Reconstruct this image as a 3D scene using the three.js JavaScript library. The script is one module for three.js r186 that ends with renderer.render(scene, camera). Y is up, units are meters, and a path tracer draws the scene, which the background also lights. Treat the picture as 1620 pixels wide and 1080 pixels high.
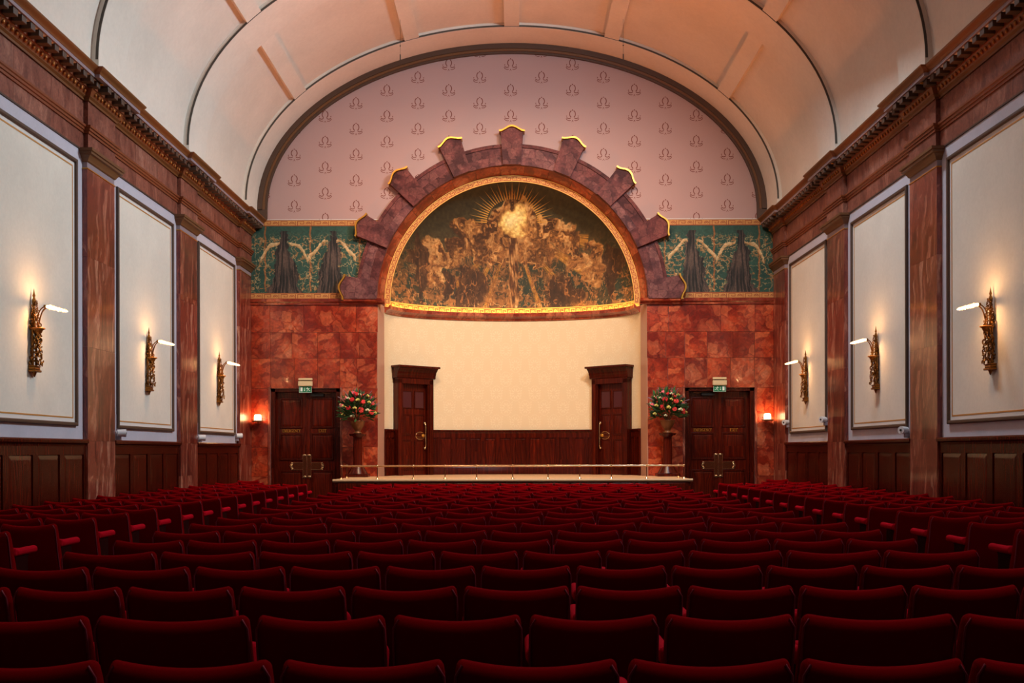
import * as THREE from 'three';
import { mergeGeometries, mergeVertices, toCreasedNormals } from 'three/addons/utils/BufferGeometryUtils.js';
import { RoundedBoxGeometry } from 'three/addons/geometries/RoundedBoxGeometry.js';
import { TextGeometry } from 'three/addons/geometries/TextGeometry.js';
import { FontLoader } from 'three/addons/loaders/FontLoader.js';
import { RectAreaLightUniformsLib } from 'three/addons/lights/RectAreaLightUniformsLib.js';

RectAreaLightUniformsLib.init();
// ------------------------------------------------------------------ camera, exposure, large lights
const scene = new THREE.Scene();
scene.background = new THREE.Color(0x000000);
const renderer = new THREE.WebGLRenderer({ antialias: true });
renderer.toneMapping = THREE.LinearToneMapping;
renderer.toneMappingExposure = 1.0;
renderer.shadowMap.enabled = true;
const EYE = 1.5;
const camera = new THREE.PerspectiveCamera(2 * Math.atan(540 / 1620) * 180 / Math.PI, 1.5, 0.1, 200);
camera.position.set(0, EYE, 0);
camera.rotation.z = -0.0022;
camera.setViewOffset(1620, 1080, -1, -173, 1620, 1080);      // risen lens: the horizon lies low in the frame
scene.add(camera);

const DAY = new THREE.Color().setRGB(0.78, 0.95, 1.05);      // daylight of the unseen roof lights in the vault
const DAY_NITS = 104;
const WARM = new THREE.Color().setRGB(1.0, 0.50, 0.20), EMBER = new THREE.Color().setRGB(1.0, 0.22, 0.03);   // filament lamps; orange up-light placed at the sconces for the vault crown
const STAGE = new THREE.Color().setRGB(1.0, 0.65, 0.40);     // stage floodlights, unseen, out of view
const STAGE_CD = 74, SCONCE_UP = 68, SCONCE_POINT = 1.9, STRIP_NITS = 50, DOOR_LAMP = 1.3;

// ------------------------------------------------------------------ measures (metres; the stage end is towards -z)
const WALL = 24.7, XP = 6.30, XW = 6.375, PW = 1.04, PITCH = 4.245;
const PIL = [24.2, 19.955, 15.71, 11.465, 7.22, 2.975, -1.27];
const BAY = [22.08, 17.83, 13.59, 9.34, 5.1, 0.85];
const REAR = 1.9, SPRING = 7.32;
const VA = 6.13, VB = 3.98, VA2 = 6.24, VB2 = 4.08;
const AR = 3.26, AC = 5.11, RA = 3.14, RC = 1.75, RZ = -25.08, STAGE_Y = 0.89;

// ------------------------------------------------------------------ random numbers, noise
function rng(seed) { let a = seed >>> 0; return () => { a = (a + 0x6d2b79f5) | 0; let t = Math.imul(a ^ (a >>> 15), 1 | a); t = (t + Math.imul(t ^ (t >>> 7), 61 | t)) ^ t; return ((t ^ (t >>> 14)) >>> 0) / 4294967296; }; }
const rnd = rng(7);
const HASH = new Uint8Array(65536); { const r = rng(11); for (let i = 0; i < 65536; i++) HASH[i] = r() * 256; }
const hash2 = (x, y, s = 0) => HASH[((x * 197 + y * 3301 + s * 7919) & 65535)] / 255;
function vnoise(x, y, p, s = 0) {            // tiles with the whole-number period p
  const xi = Math.floor(x), yi = Math.floor(y), fx = x - xi, fy = y - yi, w = (a) => ((a % p) + p) % p;
  const u = fx * fx * (3 - 2 * fx), v = fy * fy * (3 - 2 * fy), x0 = w(xi), x1 = w(xi + 1), y0 = w(yi), y1 = w(yi + 1);
  const a = hash2(x0, y0, s), b = hash2(x1, y0, s), c = hash2(x0, y1, s), d = hash2(x1, y1, s);
  return a + (b - a) * u + (c - a) * v + (a - b - c + d) * u * v;
}
function fbm(x, y, p, o = 4, s = 0) { let t = 0, a = 0.5, n = 0; for (let i = 0; i < o; i++) { t += a * vnoise(x, y, p, s + i); n += a; x *= 2; y *= 2; p *= 2; a *= 0.5; } return t / n; }
function worley(x, y, p, s = 0) {
  const xi = Math.floor(x), yi = Math.floor(y); let f1 = 9, f2 = 9, id = 0; const w = (a) => ((a % p) + p) % p;
  for (let j = -1; j <= 1; j++) for (let i = -1; i <= 1; i++) {
    const cx = w(xi + i), cy = w(yi + j), dx = xi + i + hash2(cx, cy, s + 21) - x, dy = yi + j + hash2(cx, cy, s + 22) - y, d = Math.hypot(dx, dy);
    if (d < f1) { f2 = f1; f1 = d; id = hash2(cx, cy, s + 23); } else if (d < f2) f2 = d;
  }
  return [f1, f2, id];
}
const mix = (a, b, t) => a + (b - a) * t, clamp = (x, a = 0, b = 1) => Math.min(b, Math.max(a, x)), sstep = (a, b, x) => { const t = clamp((x - a) / (b - a)); return t * t * (3 - 2 * t); };
const mix3 = (a, b, t) => [mix(a[0], b[0], t), mix(a[1], b[1], t), mix(a[2], b[2], t)];
function dataTex(w, h, f, srgb = true) {
  const d = new Uint8Array(w * h * 4);
  for (let y = 0; y < h; y++) for (let x = 0; x < w; x++) { const c = f(x / w, y / h), o = (y * w + x) * 4; d[o] = clamp(c[0], 0, 255); d[o + 1] = clamp(c[1], 0, 255); d[o + 2] = clamp(c[2], 0, 255); d[o + 3] = 255; }
  const t = new THREE.DataTexture(d, w, h); t.wrapS = t.wrapT = THREE.RepeatWrapping; t.magFilter = THREE.LinearFilter; t.minFilter = THREE.LinearMipmapLinearFilter; if (srgb) t.colorSpace = THREE.SRGBColorSpace; t.needsUpdate = true; return t;
}
function canvasTex(w, h, draw) {
  const c = document.createElement('canvas'); c.width = w; c.height = h; draw(c.getContext('2d'), w, h);
  const t = new THREE.CanvasTexture(c); t.colorSpace = THREE.SRGBColorSpace; t.wrapS = t.wrapT = THREE.RepeatWrapping; t.magFilter = THREE.LinearFilter; return t;
}

// ------------------------------------------------------------------ textures
const brecciaTex = dataTex(1024, 1024, (u, v) => {           // 2.4 m a side
  const wx = (fbm(u * 6, v * 6, 6, 4, 1) - 0.5) * 1.5, wy = (fbm(u * 6, v * 6, 6, 4, 9) - 0.5) * 1.5;
  const [a1, a2, ia] = worley(u * 8 + wx, v * 8 + wy, 8, 3), [b1, b2, ib] = worley(u * 22 + wx * 2.2, v * 22 + wy * 2.2, 22, 5);
  const cloud = fbm(u * 5, v * 5, 5, 5, 31), fine = fbm(u * 60, v * 60, 60, 3, 41);
  let c = mix3([116, 36, 22], [172, 76, 46], sstep(0.25, 0.75, cloud));
  if (ia > 0.62) c = mix3(c, [196, 122, 84], (ia - 0.55) * 1.5 * sstep(0.02, 0.16, a2 - a1));
  if (ib > 0.72) c = mix3(c, [186, 128, 104], 0.4 * sstep(0.02, 0.2, b2 - b1) * (0.2 + cloud));
  if (ib < 0.15) c = mix3(c, [96, 40, 36], 0.35);
  c = mix3(c, [74, 20, 16], 0.45 * (1 - sstep(0.0, 0.06, a2 - a1)) * sstep(0.35, 0.6, fbm(u * 7, v * 7, 7, 3, 55)));
  c = mix3(c, [206, 148, 116], 0.45 * (1 - sstep(0.0, 0.05, b2 - b1)) * sstep(0.5, 0.65, fbm(u * 9, v * 9, 9, 3, 51)));
  const k = 0.82 + 0.36 * fine; return [c[0] * k, c[1] * k, c[2] * k];
});
const streakTex = dataTex(768, 1024, (u, v) => {             // 1.5 by 3 m, streaks that climb
  const sx = u * 1.0, sy = v, w = (fbm(sx * 4, sy * 4, 4, 4, 2) - 0.5);
  const s1 = fbm(sx * 14 + sy * 4 + w * 5, sy * 4 + w * 2, 14, 4, 7), s2 = fbm(sx * 34 + sy * 10 + w * 8, sy * 10 + w * 4, 34, 3, 17), cl = fbm(sx * 3, sy * 3, 3, 4, 27);
  let c = mix3([98, 38, 28], [146, 70, 52], cl);
  c = mix3(c, [184, 122, 98], 0.7 * sstep(0.56, 0.78, s1));
  c = mix3(c, [190, 146, 120], 0.6 * sstep(0.62, 0.8, s2));
  c = mix3(c, [70, 22, 20], 0.7 * sstep(0.6, 0.8, 1 - s1));
  const k = 0.86 + 0.28 * fbm(sx * 80, sy * 80, 80, 2, 61); return [c[0] * k, c[1] * k, c[2] * k];
});
const mauveTex = dataTex(512, 512, (u, v) => {               // 1.5 m, purple-brown brecciated stone
  const wx = (fbm(u * 5, v * 5, 5, 4, 71) - 0.5) * 1.6, [a1, a2, ia] = worley(u * 7 + wx, v * 7 - wx, 7, 13), cl = fbm(u * 6, v * 6, 6, 5, 73);
  let c = mix3([68, 40, 44], [114, 70, 70], sstep(0.25, 0.75, cl)); if (ia > 0.6) c = mix3(c, [142, 98, 92], 0.5 * sstep(0.02, 0.2, a2 - a1) * (ia - 0.3) * 1.4);
  c = mix3(c, [56, 26, 28], 0.15 * (1 - sstep(0, 0.08, a2 - a1))); const k = 0.85 + 0.3 * fbm(u * 50, v * 50, 50, 2, 75); return [c[0] * k, c[1] * k, c[2] * k];
});
const woodTex = dataTex(512, 1024, (u, v) => {               // 0.8 by 2 m, grain runs up
  const w = (fbm(u * 3, v * 2, 6, 3, 81) - 0.5) * 0.8, g = fbm(u * 40 + w * 10, v * 3, 40, 3, 83), r = Math.abs(Math.sin((u * 9 + w * 5 + fbm(u * 6, v * 2, 6, 2, 85)) * Math.PI));
  let c = mix3([58, 14, 6], [112, 34, 13], g); c = mix3(c, [40, 9, 5], 0.4 * r); const k = 0.85 + 0.3 * fbm(u * 120, v * 6, 120, 2, 87); return [c[0] * k, c[1] * k, c[2] * k];
});
const pinkTex = dataTex(512, 512, (u, v) => {                // 1.5 m, dull pink-brown stone, fine upright grain
  const w = fbm(u * 5, v * 5, 5, 4, 111) - 0.5, s1 = fbm(u * 24 + w * 6, v * 6 + w * 2, 24, 4, 113), cl = fbm(u * 4, v * 4, 4, 4, 115);
  let c = mix3([118, 70, 56], [152, 98, 80], cl); c = mix3(c, [176, 126, 106], 0.45 * sstep(0.55, 0.75, s1)); c = mix3(c, [92, 48, 38], 0.5 * sstep(0.58, 0.78, 1 - s1)); const k = 0.88 + 0.24 * fbm(u * 70, v * 70, 70, 2, 117); return [c[0] * k, c[1] * k, c[2] * k];
});
const plasterTex = dataTex(512, 512, (u, v) => { const k = 238 + 14 * (fbm(u * 5, v * 5, 5, 4, 91) - 0.5) + 8 * (fbm(u * 60, v * 60, 60, 2, 93) - 0.5); return [k, k, k]; });
const paperTex = canvasTex(512, 768, (g, w, h) => {          // wallpaper: a tone-on-tone damask, 0.5 by 0.75 m
  g.fillStyle = '#e9d3ac'; g.fillRect(0, 0, w, h); g.strokeStyle = g.fillStyle = '#efdcb8';
  const leaf = (x, y, a, l) => { g.save(); g.translate(x, y); g.rotate(a); g.beginPath(); g.moveTo(0, 0); g.quadraticCurveTo(l * 0.35, -l * 0.5, 0, -l); g.quadraticCurveTo(-l * 0.35, -l * 0.5, 0, 0); g.fill(); g.restore(); };
  for (const [ox, oy] of [[0, 0], [w / 2, h / 2], [w, 0], [0, h], [w, h]]) {
    g.lineWidth = 10; g.beginPath(); g.ellipse(ox, oy, w * 0.27, h * 0.26, 0, 0, 7); g.stroke();
    for (let k = 0; k < 10; k++) leaf(ox + Math.cos(k * 0.628) * 40, oy + Math.sin(k * 0.628) * 60, k * 0.628 + 1.57, 90);
    for (const s of [-1, 1]) for (let k = 0; k < 5; k++) leaf(ox + s * (140 - k * 12), oy - 120 + k * 60, s * (0.6 + k * 0.3), 62);
  }
});
const stencilTex = canvasTex(768, 320, (g, w, h) => {        // lunette: 1.494 by 0.62 m, staggered motif
  g.fillStyle = '#ad908d'; g.fillRect(0, 0, w, h); const s = w / 1.494; g.strokeStyle = g.fillStyle = '#6e3a32'; g.lineCap = 'round';
  const motif = (cx, cy) => { const a = (x, y, rx, ry, t0, t1, lw) => { g.lineWidth = lw * s; g.beginPath(); g.ellipse(cx + x * s, cy + y * s, rx * s, ry * s, 0, t0, t1); g.stroke(); }, dot = (x, y, r) => { g.beginPath(); g.arc(cx + x * s, cy + y * s, r * s, 0, 7); g.fill(); };
    a(0, -0.05, 0.07, 0.085, 2.2, 4.2, 0.02); a(0, -0.05, 0.07, 0.085, -1.05, 0.95, 0.02); dot(0, -0.145, 0.014); dot(-0.14, 0.0, 0.012); dot(0.14, 0.0, 0.012);
    a(-0.088, 0.03, 0.05, 0.03, 0.5, 2.9, 0.018); a(0.088, 0.03, 0.05, 0.03, 0.24, 2.64, 0.018); a(-0.075, 0.045, 0.078, 0.066, 1.25, 2.9, 0.014); a(0.075, 0.045, 0.078, 0.066, 0.24, 1.89, 0.014); dot(0, 0.115, 0.013); dot(-0.02, 0.14, 0.006); dot(0.02, 0.14, 0.006); };
  for (const [x, y] of [[0, 0], [w, 0], [0, h], [w, h], [w / 2, h / 2]]) motif(x, y);
});
const keyTex = (bg, fg) => canvasTex(256, 96, (g, w, h) => {  // a running key border, one repeat
  g.fillStyle = bg; g.fillRect(0, 0, w, h); g.strokeStyle = fg; g.lineWidth = 9; g.strokeRect(-20, 6, w + 40, h - 12); g.lineWidth = 8;
  g.beginPath(); g.moveTo(14, h - 12); g.lineTo(14, 24); g.lineTo(112, 24); g.lineTo(112, 62); g.lineTo(60, 62); g.lineTo(60, 44); g.stroke();
  g.beginPath(); g.arc(184, 66, 34, Math.PI, 0); g.stroke(); g.beginPath(); g.arc(184, 66, 16, Math.PI, 0); g.stroke(); g.beginPath(); g.moveTo(236, h - 12); g.lineTo(236, 20); g.stroke();
});
const keyGoldTex = keyTex('#a85a24', '#f0be5c'), keyRedTex = keyTex('#b88448', '#7c2c18');
// two stand-in paintings: ornament only (a sunburst with clouds, shrubs and tangled vines; trees with vines and scrolls)
const ramp = (cs, t) => { const k = clamp(t) * (cs.length - 1), i = Math.min(cs.length - 2, Math.floor(k)); return mix3(cs[i], cs[i + 1], k - i); };
const vine = (x, y, f, s, w) => { const a = Math.abs(fbm(x * f, y * f, 4096, 3, s) - 0.5) + 0.16 * Math.abs(fbm(x * f * 3, y * f * 3, 4096, 2, s + 5) - 0.5); return 1 - sstep(w * 0.5, w, a); };
const muralTex = canvasTex(1300, 650, (g, w, h) => {
  const d = g.createImageData(w, h), r = rng(101), SX = 0, SY = 0.72;
  const CL = [[0, 0.74, 0.22, 0.19], [-0.30, 0.66, 0.20, 0.10], [0.30, 0.66, 0.22, 0.11], [-0.42, 0.55, 0.16, 0.09], [0.46, 0.56, 0.14, 0.08], [-0.16, 0.52, 0.18, 0.13], [0.17, 0.50, 0.18, 0.13], [-0.66, 0.40, 0.09, 0.20], [0.68, 0.40, 0.08, 0.20], [-0.5, 0.44, 0.12, 0.08], [0.52, 0.42, 0.12, 0.08]];
  const DK = [[-0.74, 0.34, 0.05, 0.30], [-0.36, 0.20, 0.13, 0.24], [0.40, 0.17, 0.16, 0.18], [0.80, 0.30, 0.05, 0.26], [-0.55, 0.22, 0.05, 0.16]];
  const BEAM = [-0.18, -0.42, -0.72, -1.22, -1.9, -2.42, -2.74, -2.98];
  for (let j = 0; j < h; j++) for (let i = 0; i < w; i++) {
    const x = i / w * 2 - 1, y = 1 - j / h, o = (j * w + i) * 4, n1 = fbm(x * 7 + 20, y * 7, 4096, 4, 3), n2 = fbm(x * 22 + 40, y * 22, 4096, 3, 13), n3 = fbm(x * 60 + 90, y * 60, 4096, 2, 23);
    let c = mix3([50, 46, 30], [72, 62, 40], n1 * 0.6 + n2 * 0.4); c = mix3(c, [34, 52, 46], sstep(0.66, 0.2, y) * sstep(0.35, 0.6, n1) * 0.7);
    const wx = x + (n1 - 0.5) * 0.22, wy = y + (n2 - 0.5) * 0.10;
    for (const [k, t] of BEAM.entries()) { const dx = x - SX, dy = (y - SY) * 0.5, q = Math.hypot(dx, dy), a = Math.atan2(dy * 1.2, dx); let da = Math.abs(a - t * 0.86); da = Math.min(da, 6.283 - da); if (q > 0.12 && q < 0.62 + 0.1 * Math.sin(k * 7)) { const st = fbm(a * 160 + 300, q * 3, 4096, 2, 33); c = mix3(c, ramp([[120, 70, 22], [186, 126, 46], [214, 164, 82]], st), (1 - sstep(0.035, 0.06, da)) * sstep(0.3, 0.5, st + 0.12) * 0.9); } }
    let m = 0; for (const [cx, cy, rx, ry] of CL) m = Math.max(m, 1 - Math.hypot((wx - cx) / rx, (wy - cy) / ry)); if (m > 0) { const sw = fbm(x * 14 + n1 * 6 + 60, y * 14 + n2 * 5, 4096, 4, 43); c = mix3(c, ramp([[66, 38, 20], [120, 76, 38], [172, 116, 62], [212, 164, 104]], sstep(0.25, 0.75, sw)), sstep(0, 0.12, m) * 0.92); }
    const core = 1 - Math.hypot((wx - SX) / 0.13, (wy - SY - 0.02) / 0.14); if (core > 0) c = mix3(c, ramp([[210, 150, 70], [240, 206, 124], [250, 228, 160]], core * 1.3 + (n3 - 0.5) * 0.4), sstep(0, 0.35, core));
    let dk = 0; for (const [cx, cy, rx, ry] of DK) dk = Math.max(dk, 1 - Math.hypot((wx - cx) / rx, (wy - cy) / ry)); if (dk > 0) c = mix3(c, ramp([[34, 22, 16], [66, 40, 24], [96, 62, 36]], fbm(x * 40 + 10, y * 8, 4096, 3, 53)), sstep(0, 0.2, dk) * 0.9);
    const low = sstep(0.75, 0.3, y + 0.1 * Math.abs(x)); const v1 = vine(x + 5, y * 0.5, 18, 63, 0.05), v2 = vine(x + 9, y * 0.5, 30, 73, 0.045);
    { const sw = fbm(x * 18 + n1 * 8 + 11, y * 18 + n2 * 4, 4096, 4, 97); c = mix3(c, ramp([[58, 36, 22], [104, 66, 36], [150, 98, 54]], sstep(0.35, 0.7, sw)), low * 0.8 * sstep(0.42, 0.56, sw) * (1 - sstep(0, 0.3, dk))); } c = mix3(c, [160, 104, 56], v1 * low * 0.8); c = mix3(c, [190, 144, 92], v2 * low * 0.7 * (1 - 0.6 * sstep(0, 0.3, dk)));
    const tr = 1 - sstep(0.025, 0.05, Math.abs(x + (n1 - 0.5) * 0.08)); if (y < 0.62 && y > 0.06) { const tw = fbm(x * 70 + y * 14 + 30, y * 9 - x * 20, 4096, 3, 93); c = mix3(c, ramp([[70, 40, 22], [140, 92, 50], [196, 148, 94]], sstep(0.3, 0.7, tw)), tr * 0.85); }
    if (y < 0.10) c = mix3(c, [200, 168, 122], v2 * (1 - sstep(0.2, 0.45, Math.abs(x))) * 0.8);
    const k = 0.82 + 0.36 * n3; d.data[o] = c[0] * k; d.data[o + 1] = c[1] * k; d.data[o + 2] = c[2] * k; d.data[o + 3] = 255;
  }
  g.putImageData(d, 0, 0); const sx = w / 2, sy = h * 0.27;
  for (let k = 0; k <= 36; k++) { const a = Math.PI * (1.0 + k / 36), l = (k % 2 ? 183 : 223) + 16 * r(), f = (q) => [sx + Math.cos(a) * q, sy + Math.sin(a) * q * 0.78], [x0, y0] = f(134), [x1, y1] = f(l), nx = -Math.sin(a) * 3, ny = Math.cos(a) * 3; g.fillStyle = '#d29a44'; g.beginPath(); g.moveTo(x0 + nx, y0 + ny); g.lineTo(x1, y1); g.lineTo(x0 - nx, y0 - ny); g.fill(); }
});
const sideTex = (seed) => canvasTex(1024, 608, (g, w, h) => {
  const d = g.createImageData(w, h), TR = [0.235, 0.575], o9 = seed * 1.7;
  for (let j = 0; j < h; j++) for (let i = 0; i < w; i++) {
    const x = i / w, y = 1 - j / h, o = (j * w + i) * 4, n1 = fbm(x * 9 + o9, y * 6, 4096, 4, 3), n2 = fbm(x * 40 + o9, y * 24, 4096, 3, 13);
    let c = mix3([26, 60, 52], [44, 82, 70], n1);
    const mid = sstep(0.05, 0.12, y) * sstep(0.86, 0.74, y), v1 = vine(x * 1.7 + o9, y, 11, 63, 0.07), v2 = vine(x * 1.7 + o9 + 7, y, 18, 73, 0.065);
    for (const px of [0.10, 0.42, 0.77, 0.97]) if (Math.abs(x - px + 0.003 * Math.sin(y * 40)) < 0.006 && y > 0.1) c = [126, 82, 44];
    c = mix3(c, [150, 108, 66], v1 * mid * 0.85); c = mix3(c, [190, 156, 108], v2 * mid * 0.7);
    for (const t of TR) {                                    // a dark draped cypress, wider at the foot
      const hw = 0.028 + 0.075 * sstep(0.9, 0.1, y) + 0.05 * sstep(0.22, 0.0, y) + (n2 - 0.5) * 0.05 + (n1 - 0.5) * 0.03, q = Math.abs(x - t + 0.012 * Math.sin(y * 9 + t * 8));
      if (y < 0.86 && y > 0.035 && q < hw) c = mix3(c, ramp([[16, 18, 17], [38, 34, 33], [86, 70, 62]], sstep(0.25, 0.75, fbm((x - t) * 90 / (0.4 + hw * 4) + 50, y * 4, 4096, 3, 53))), sstep(0, 0.012, hw - q));
      for (const sg of [-1, 1]) { const u = (x - t) * sg; if (u > 0.03 && u < 0.17) { const q2 = u - 0.03, yc = 0.72 - 11 * q2 * q2 - 0.1 * q2 + 0.02 * Math.sin(u * 50 + t * 9), th = 0.016 + 0.14 * q2 + (n2 - 0.5) * 0.03; if (Math.abs(y - yc) < th) c = mix3(c, ramp([[150, 104, 60], [204, 166, 114], [222, 196, 152]], n2 + (y - yc) / th * 0.3), 0.85); } }
    }
    const k = 0.84 + 0.32 * fbm(x * 90, y * 60, 4096, 2, 83); d.data[o] = c[0] * k; d.data[o + 1] = c[1] * k; d.data[o + 2] = c[2] * k; d.data[o + 3] = 255;
  }
  g.putImageData(d, 0, 0);
});
const signTex = (flip) => canvasTex(256, 128, (g, w, h) => {
  g.fillStyle = '#0f7a52'; g.fillRect(0, 0, w, h); g.strokeStyle = '#cfe6da'; g.lineWidth = 6; g.strokeRect(3, 3, w - 6, h - 6);
  if (flip) { g.translate(w, 0); g.scale(-1, 1); }
  g.fillStyle = '#eaf6f0'; g.strokeStyle = '#eaf6f0'; g.fillRect(28, 24, 44, 80);                       // doorway
  g.lineWidth = 8; g.beginPath(); g.moveTo(112, 30); g.lineTo(112, 88); g.stroke(); g.beginPath(); g.moveTo(96, 76); g.lineTo(112, 100); g.lineTo(128, 76); g.fill();   // arrow
  g.beginPath(); g.arc(172, 30, 9, 0, 7); g.fill(); g.lineCap = 'round'; g.lineWidth = 11;                // running figure
  g.beginPath(); g.moveTo(178, 44); g.lineTo(188, 70); g.stroke(); g.lineWidth = 8; g.beginPath(); g.moveTo(178, 46); g.lineTo(156, 56); g.lineTo(150, 42); g.stroke(); g.beginPath(); g.moveTo(180, 46); g.lineTo(200, 56); g.lineTo(214, 48); g.stroke();
  g.beginPath(); g.moveTo(188, 70); g.lineTo(168, 84); g.lineTo(160, 104); g.stroke(); g.beginPath(); g.moveTo(188, 70); g.lineTo(206, 84); g.lineTo(226, 92); g.stroke();
});

// ------------------------------------------------------------------ materials
const rep = (t, mx, my, ox = 0, oy = 0) => { const c = t.clone(); c.repeat.set(1 / mx, 1 / my); c.offset.set(ox, oy); c.needsUpdate = true; return c; };
const std = (o) => new THREE.MeshStandardMaterial(o), phy = (o) => new THREE.MeshPhysicalMaterial(o);
const M = {
  breccia: [0xffffff, 0xffe6dc, 0xf2d4c8, 0xffd9c4].map((c) => phy({ map: rep(brecciaTex, 2.4, 2.4), color: c, roughness: 0.28, specularIntensity: 0.8, clearcoat: 0.35, clearcoatRoughness: 0.08 })),
  streak: [0xffffff, 0xf0dcd4].map((c) => phy({ map: rep(streakTex, 1.5, 3), color: c, roughness: 0.3, clearcoat: 0.4, clearcoatRoughness: 0.1 })),
  friezeStone: [0xffffff, 0xf6e8e4, 0xe8d8d4].map((c) => phy({ map: rep(pinkTex, 1.5, 1.5), color: c, roughness: 0.5, specularIntensity: 0.5 })),
  mauve: [0xffffff, 0xf0e0de, 0xe8ccc8].map((c) => phy({ map: rep(mauveTex, 1.5, 1.5), color: c, roughness: 0.6, specularIntensity: 0.3 })),
  paleStone: phy({ map: rep(plasterTex, 1.5, 1.5), color: 0xb98870, roughness: 0.35 }),
  wood: [0xf0e4e0, 0xdccfca, 0xffeee8].map((c) => phy({ map: rep(woodTex, 0.8, 2), color: c, roughness: 0.24, specularIntensity: 0.45 })),
  stageBoards: [0.74, 0.68, 0.78].map((k) => phy({ color: new THREE.Color().setRGB(k, k * 0.62, k * 0.32), roughness: 0.4 })),
  stageWood: phy({ color: new THREE.Color().setRGB(0.6, 0.4, 0.22), roughness: 0.4 }),
  lilac: std({ map: rep(plasterTex, 1.5, 1.5), color: 0xcbc6d2, roughness: 0.85 }),
  cream: std({ map: rep(plasterTex, 1.9, 1.9), color: 0xeee7d9, roughness: 0.85 }),
  vault: std({ map: rep(plasterTex, 2.3, 2.3), color: 0xe7dccf, roughness: 0.9 }),
  vaultRib: std({ map: rep(plasterTex, 2.3, 2.3), color: 0xe9dfd2, roughness: 0.9 }),
  lunette: std({ map: rep(stencilTex, 1.494, 0.62, 0.02, 0.55), roughness: 0.9 }),
  bronzeBrown: std({ color: 0x6a4526, roughness: 0.5 }),
  umber: std({ color: 0x4a3426, roughness: 0.55 }),
  corniceBrown: std({ color: 0x6e4018, roughness: 0.5 }),
  corniceRed: std({ color: 0x7a3c1c, roughness: 0.45 }),
  fascia: std({ color: 0x8b7a80, roughness: 0.7 }),
  white: std({ color: 0xdcd8d4, roughness: 0.7 }),
  line: std({ color: 0x4a423a, roughness: 0.7 }),
  gilt: std({ color: 0xc9913a, roughness: 0.35, metalness: 0.75 }),
  giltDull: std({ color: 0xb0702a, roughness: 0.5, metalness: 0.45 }),
  giltLine: std({ color: 0xc08a44, roughness: 0.55, metalness: 0.3 }),
  giltEgg: std({ color: 0xa8662a, roughness: 0.45, metalness: 0.5 }),
  bronze: std({ color: 0x8a5a24, roughness: 0.33, metalness: 0.85 }),
  brass: std({ color: 0xd8b084, roughness: 0.22, metalness: 0.95 }),
  brassDark: std({ color: 0x7a452c, roughness: 0.25, metalness: 0.8 }),
  black: std({ color: 0x0c0a09, roughness: 0.5 }),
  paper: std({ map: rep(paperTex, 0.5, 0.75), roughness: 0.85 }),
  mural: std({ map: muralTex, roughness: 0.75 }),
  keyGold: std({ map: keyGoldTex, roughness: 0.6 }), keyRed: std({ map: keyRedTex, roughness: 0.7 }),
  floor: std({ color: new THREE.Color().setRGB(0.035, 0.010, 0.008), roughness: 0.7 }),
  rear: std({ color: new THREE.Color().setRGB(0.06, 0.03, 0.022), roughness: 0.8 }),
  velvet: phy({ color: new THREE.Color().setRGB(0.165, 0.0005, 0.0018), roughness: 0.95, sheen: 0.2, sheenColor: new THREE.Color().setRGB(0.5, 0.004, 0.008), sheenRoughness: 0.4, specularIntensity: 0.02 }),
  pad: phy({ color: new THREE.Color().setRGB(0.36, 0.0014, 0.009), roughness: 0.85, sheen: 0.25, sheenColor: new THREE.Color().setRGB(0.6, 0.006, 0.02), sheenRoughness: 0.4, specularIntensity: 0.03 }),
  piping: phy({ color: new THREE.Color().setRGB(0.24, 0.02, 0.03), roughness: 0.6, specularIntensity: 0.4 }),
  seatFrame: phy({ color: new THREE.Color().setRGB(0.022, 0.0012, 0.001), roughness: 0.8, specularIntensity: 0.05 }),
  glow: std({ color: 0xfff0d0, emissive: new THREE.Color().setRGB(1.0, 0.78, 0.42), emissiveIntensity: 5, roughness: 0.5 }),
  glowCrystal: phy({ color: 0xffd9a0, emissive: new THREE.Color().setRGB(1.0, 0.55, 0.2), emissiveIntensity: 1.2, roughness: 0.2 }),  // warm halo of the lit shades put into the beads as glow
  lampShade: std({ color: 0xfff0d8, emissive: new THREE.Color().setRGB(1.0, 0.74, 0.42), emissiveIntensity: 3, roughness: 0.6 }),
  strip: std({ color: 0xfff0d0, emissive: new THREE.Color().setRGB(1.0, 0.72, 0.32), emissiveIntensity: 3, roughness: 0.6 }),
  flood: std({ color: 0xfff4e0, emissive: new THREE.Color().setRGB(1.0, 0.8, 0.5), emissiveIntensity: 6, roughness: 0.5 }),
  pane: std({ color: 0xeef4fa, emissive: DAY, emissiveIntensity: 2, roughness: 0.4 }),  // lit face of the unseen roof lights, out of view
  ivory: std({ color: 0xd8c49a, roughness: 0.5 }),
  camWhite: std({ color: 0xd2d2d4, roughness: 0.5 }),
  urn: std({ color: 0x7a4a26, roughness: 0.45, metalness: 0.3 }),
  glassPinkReflection: phy({ color: 0x4a2426, roughness: 0.12, specularIntensity: 0.9 }),  // pink of the reflections put into the glass colour
};

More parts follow.
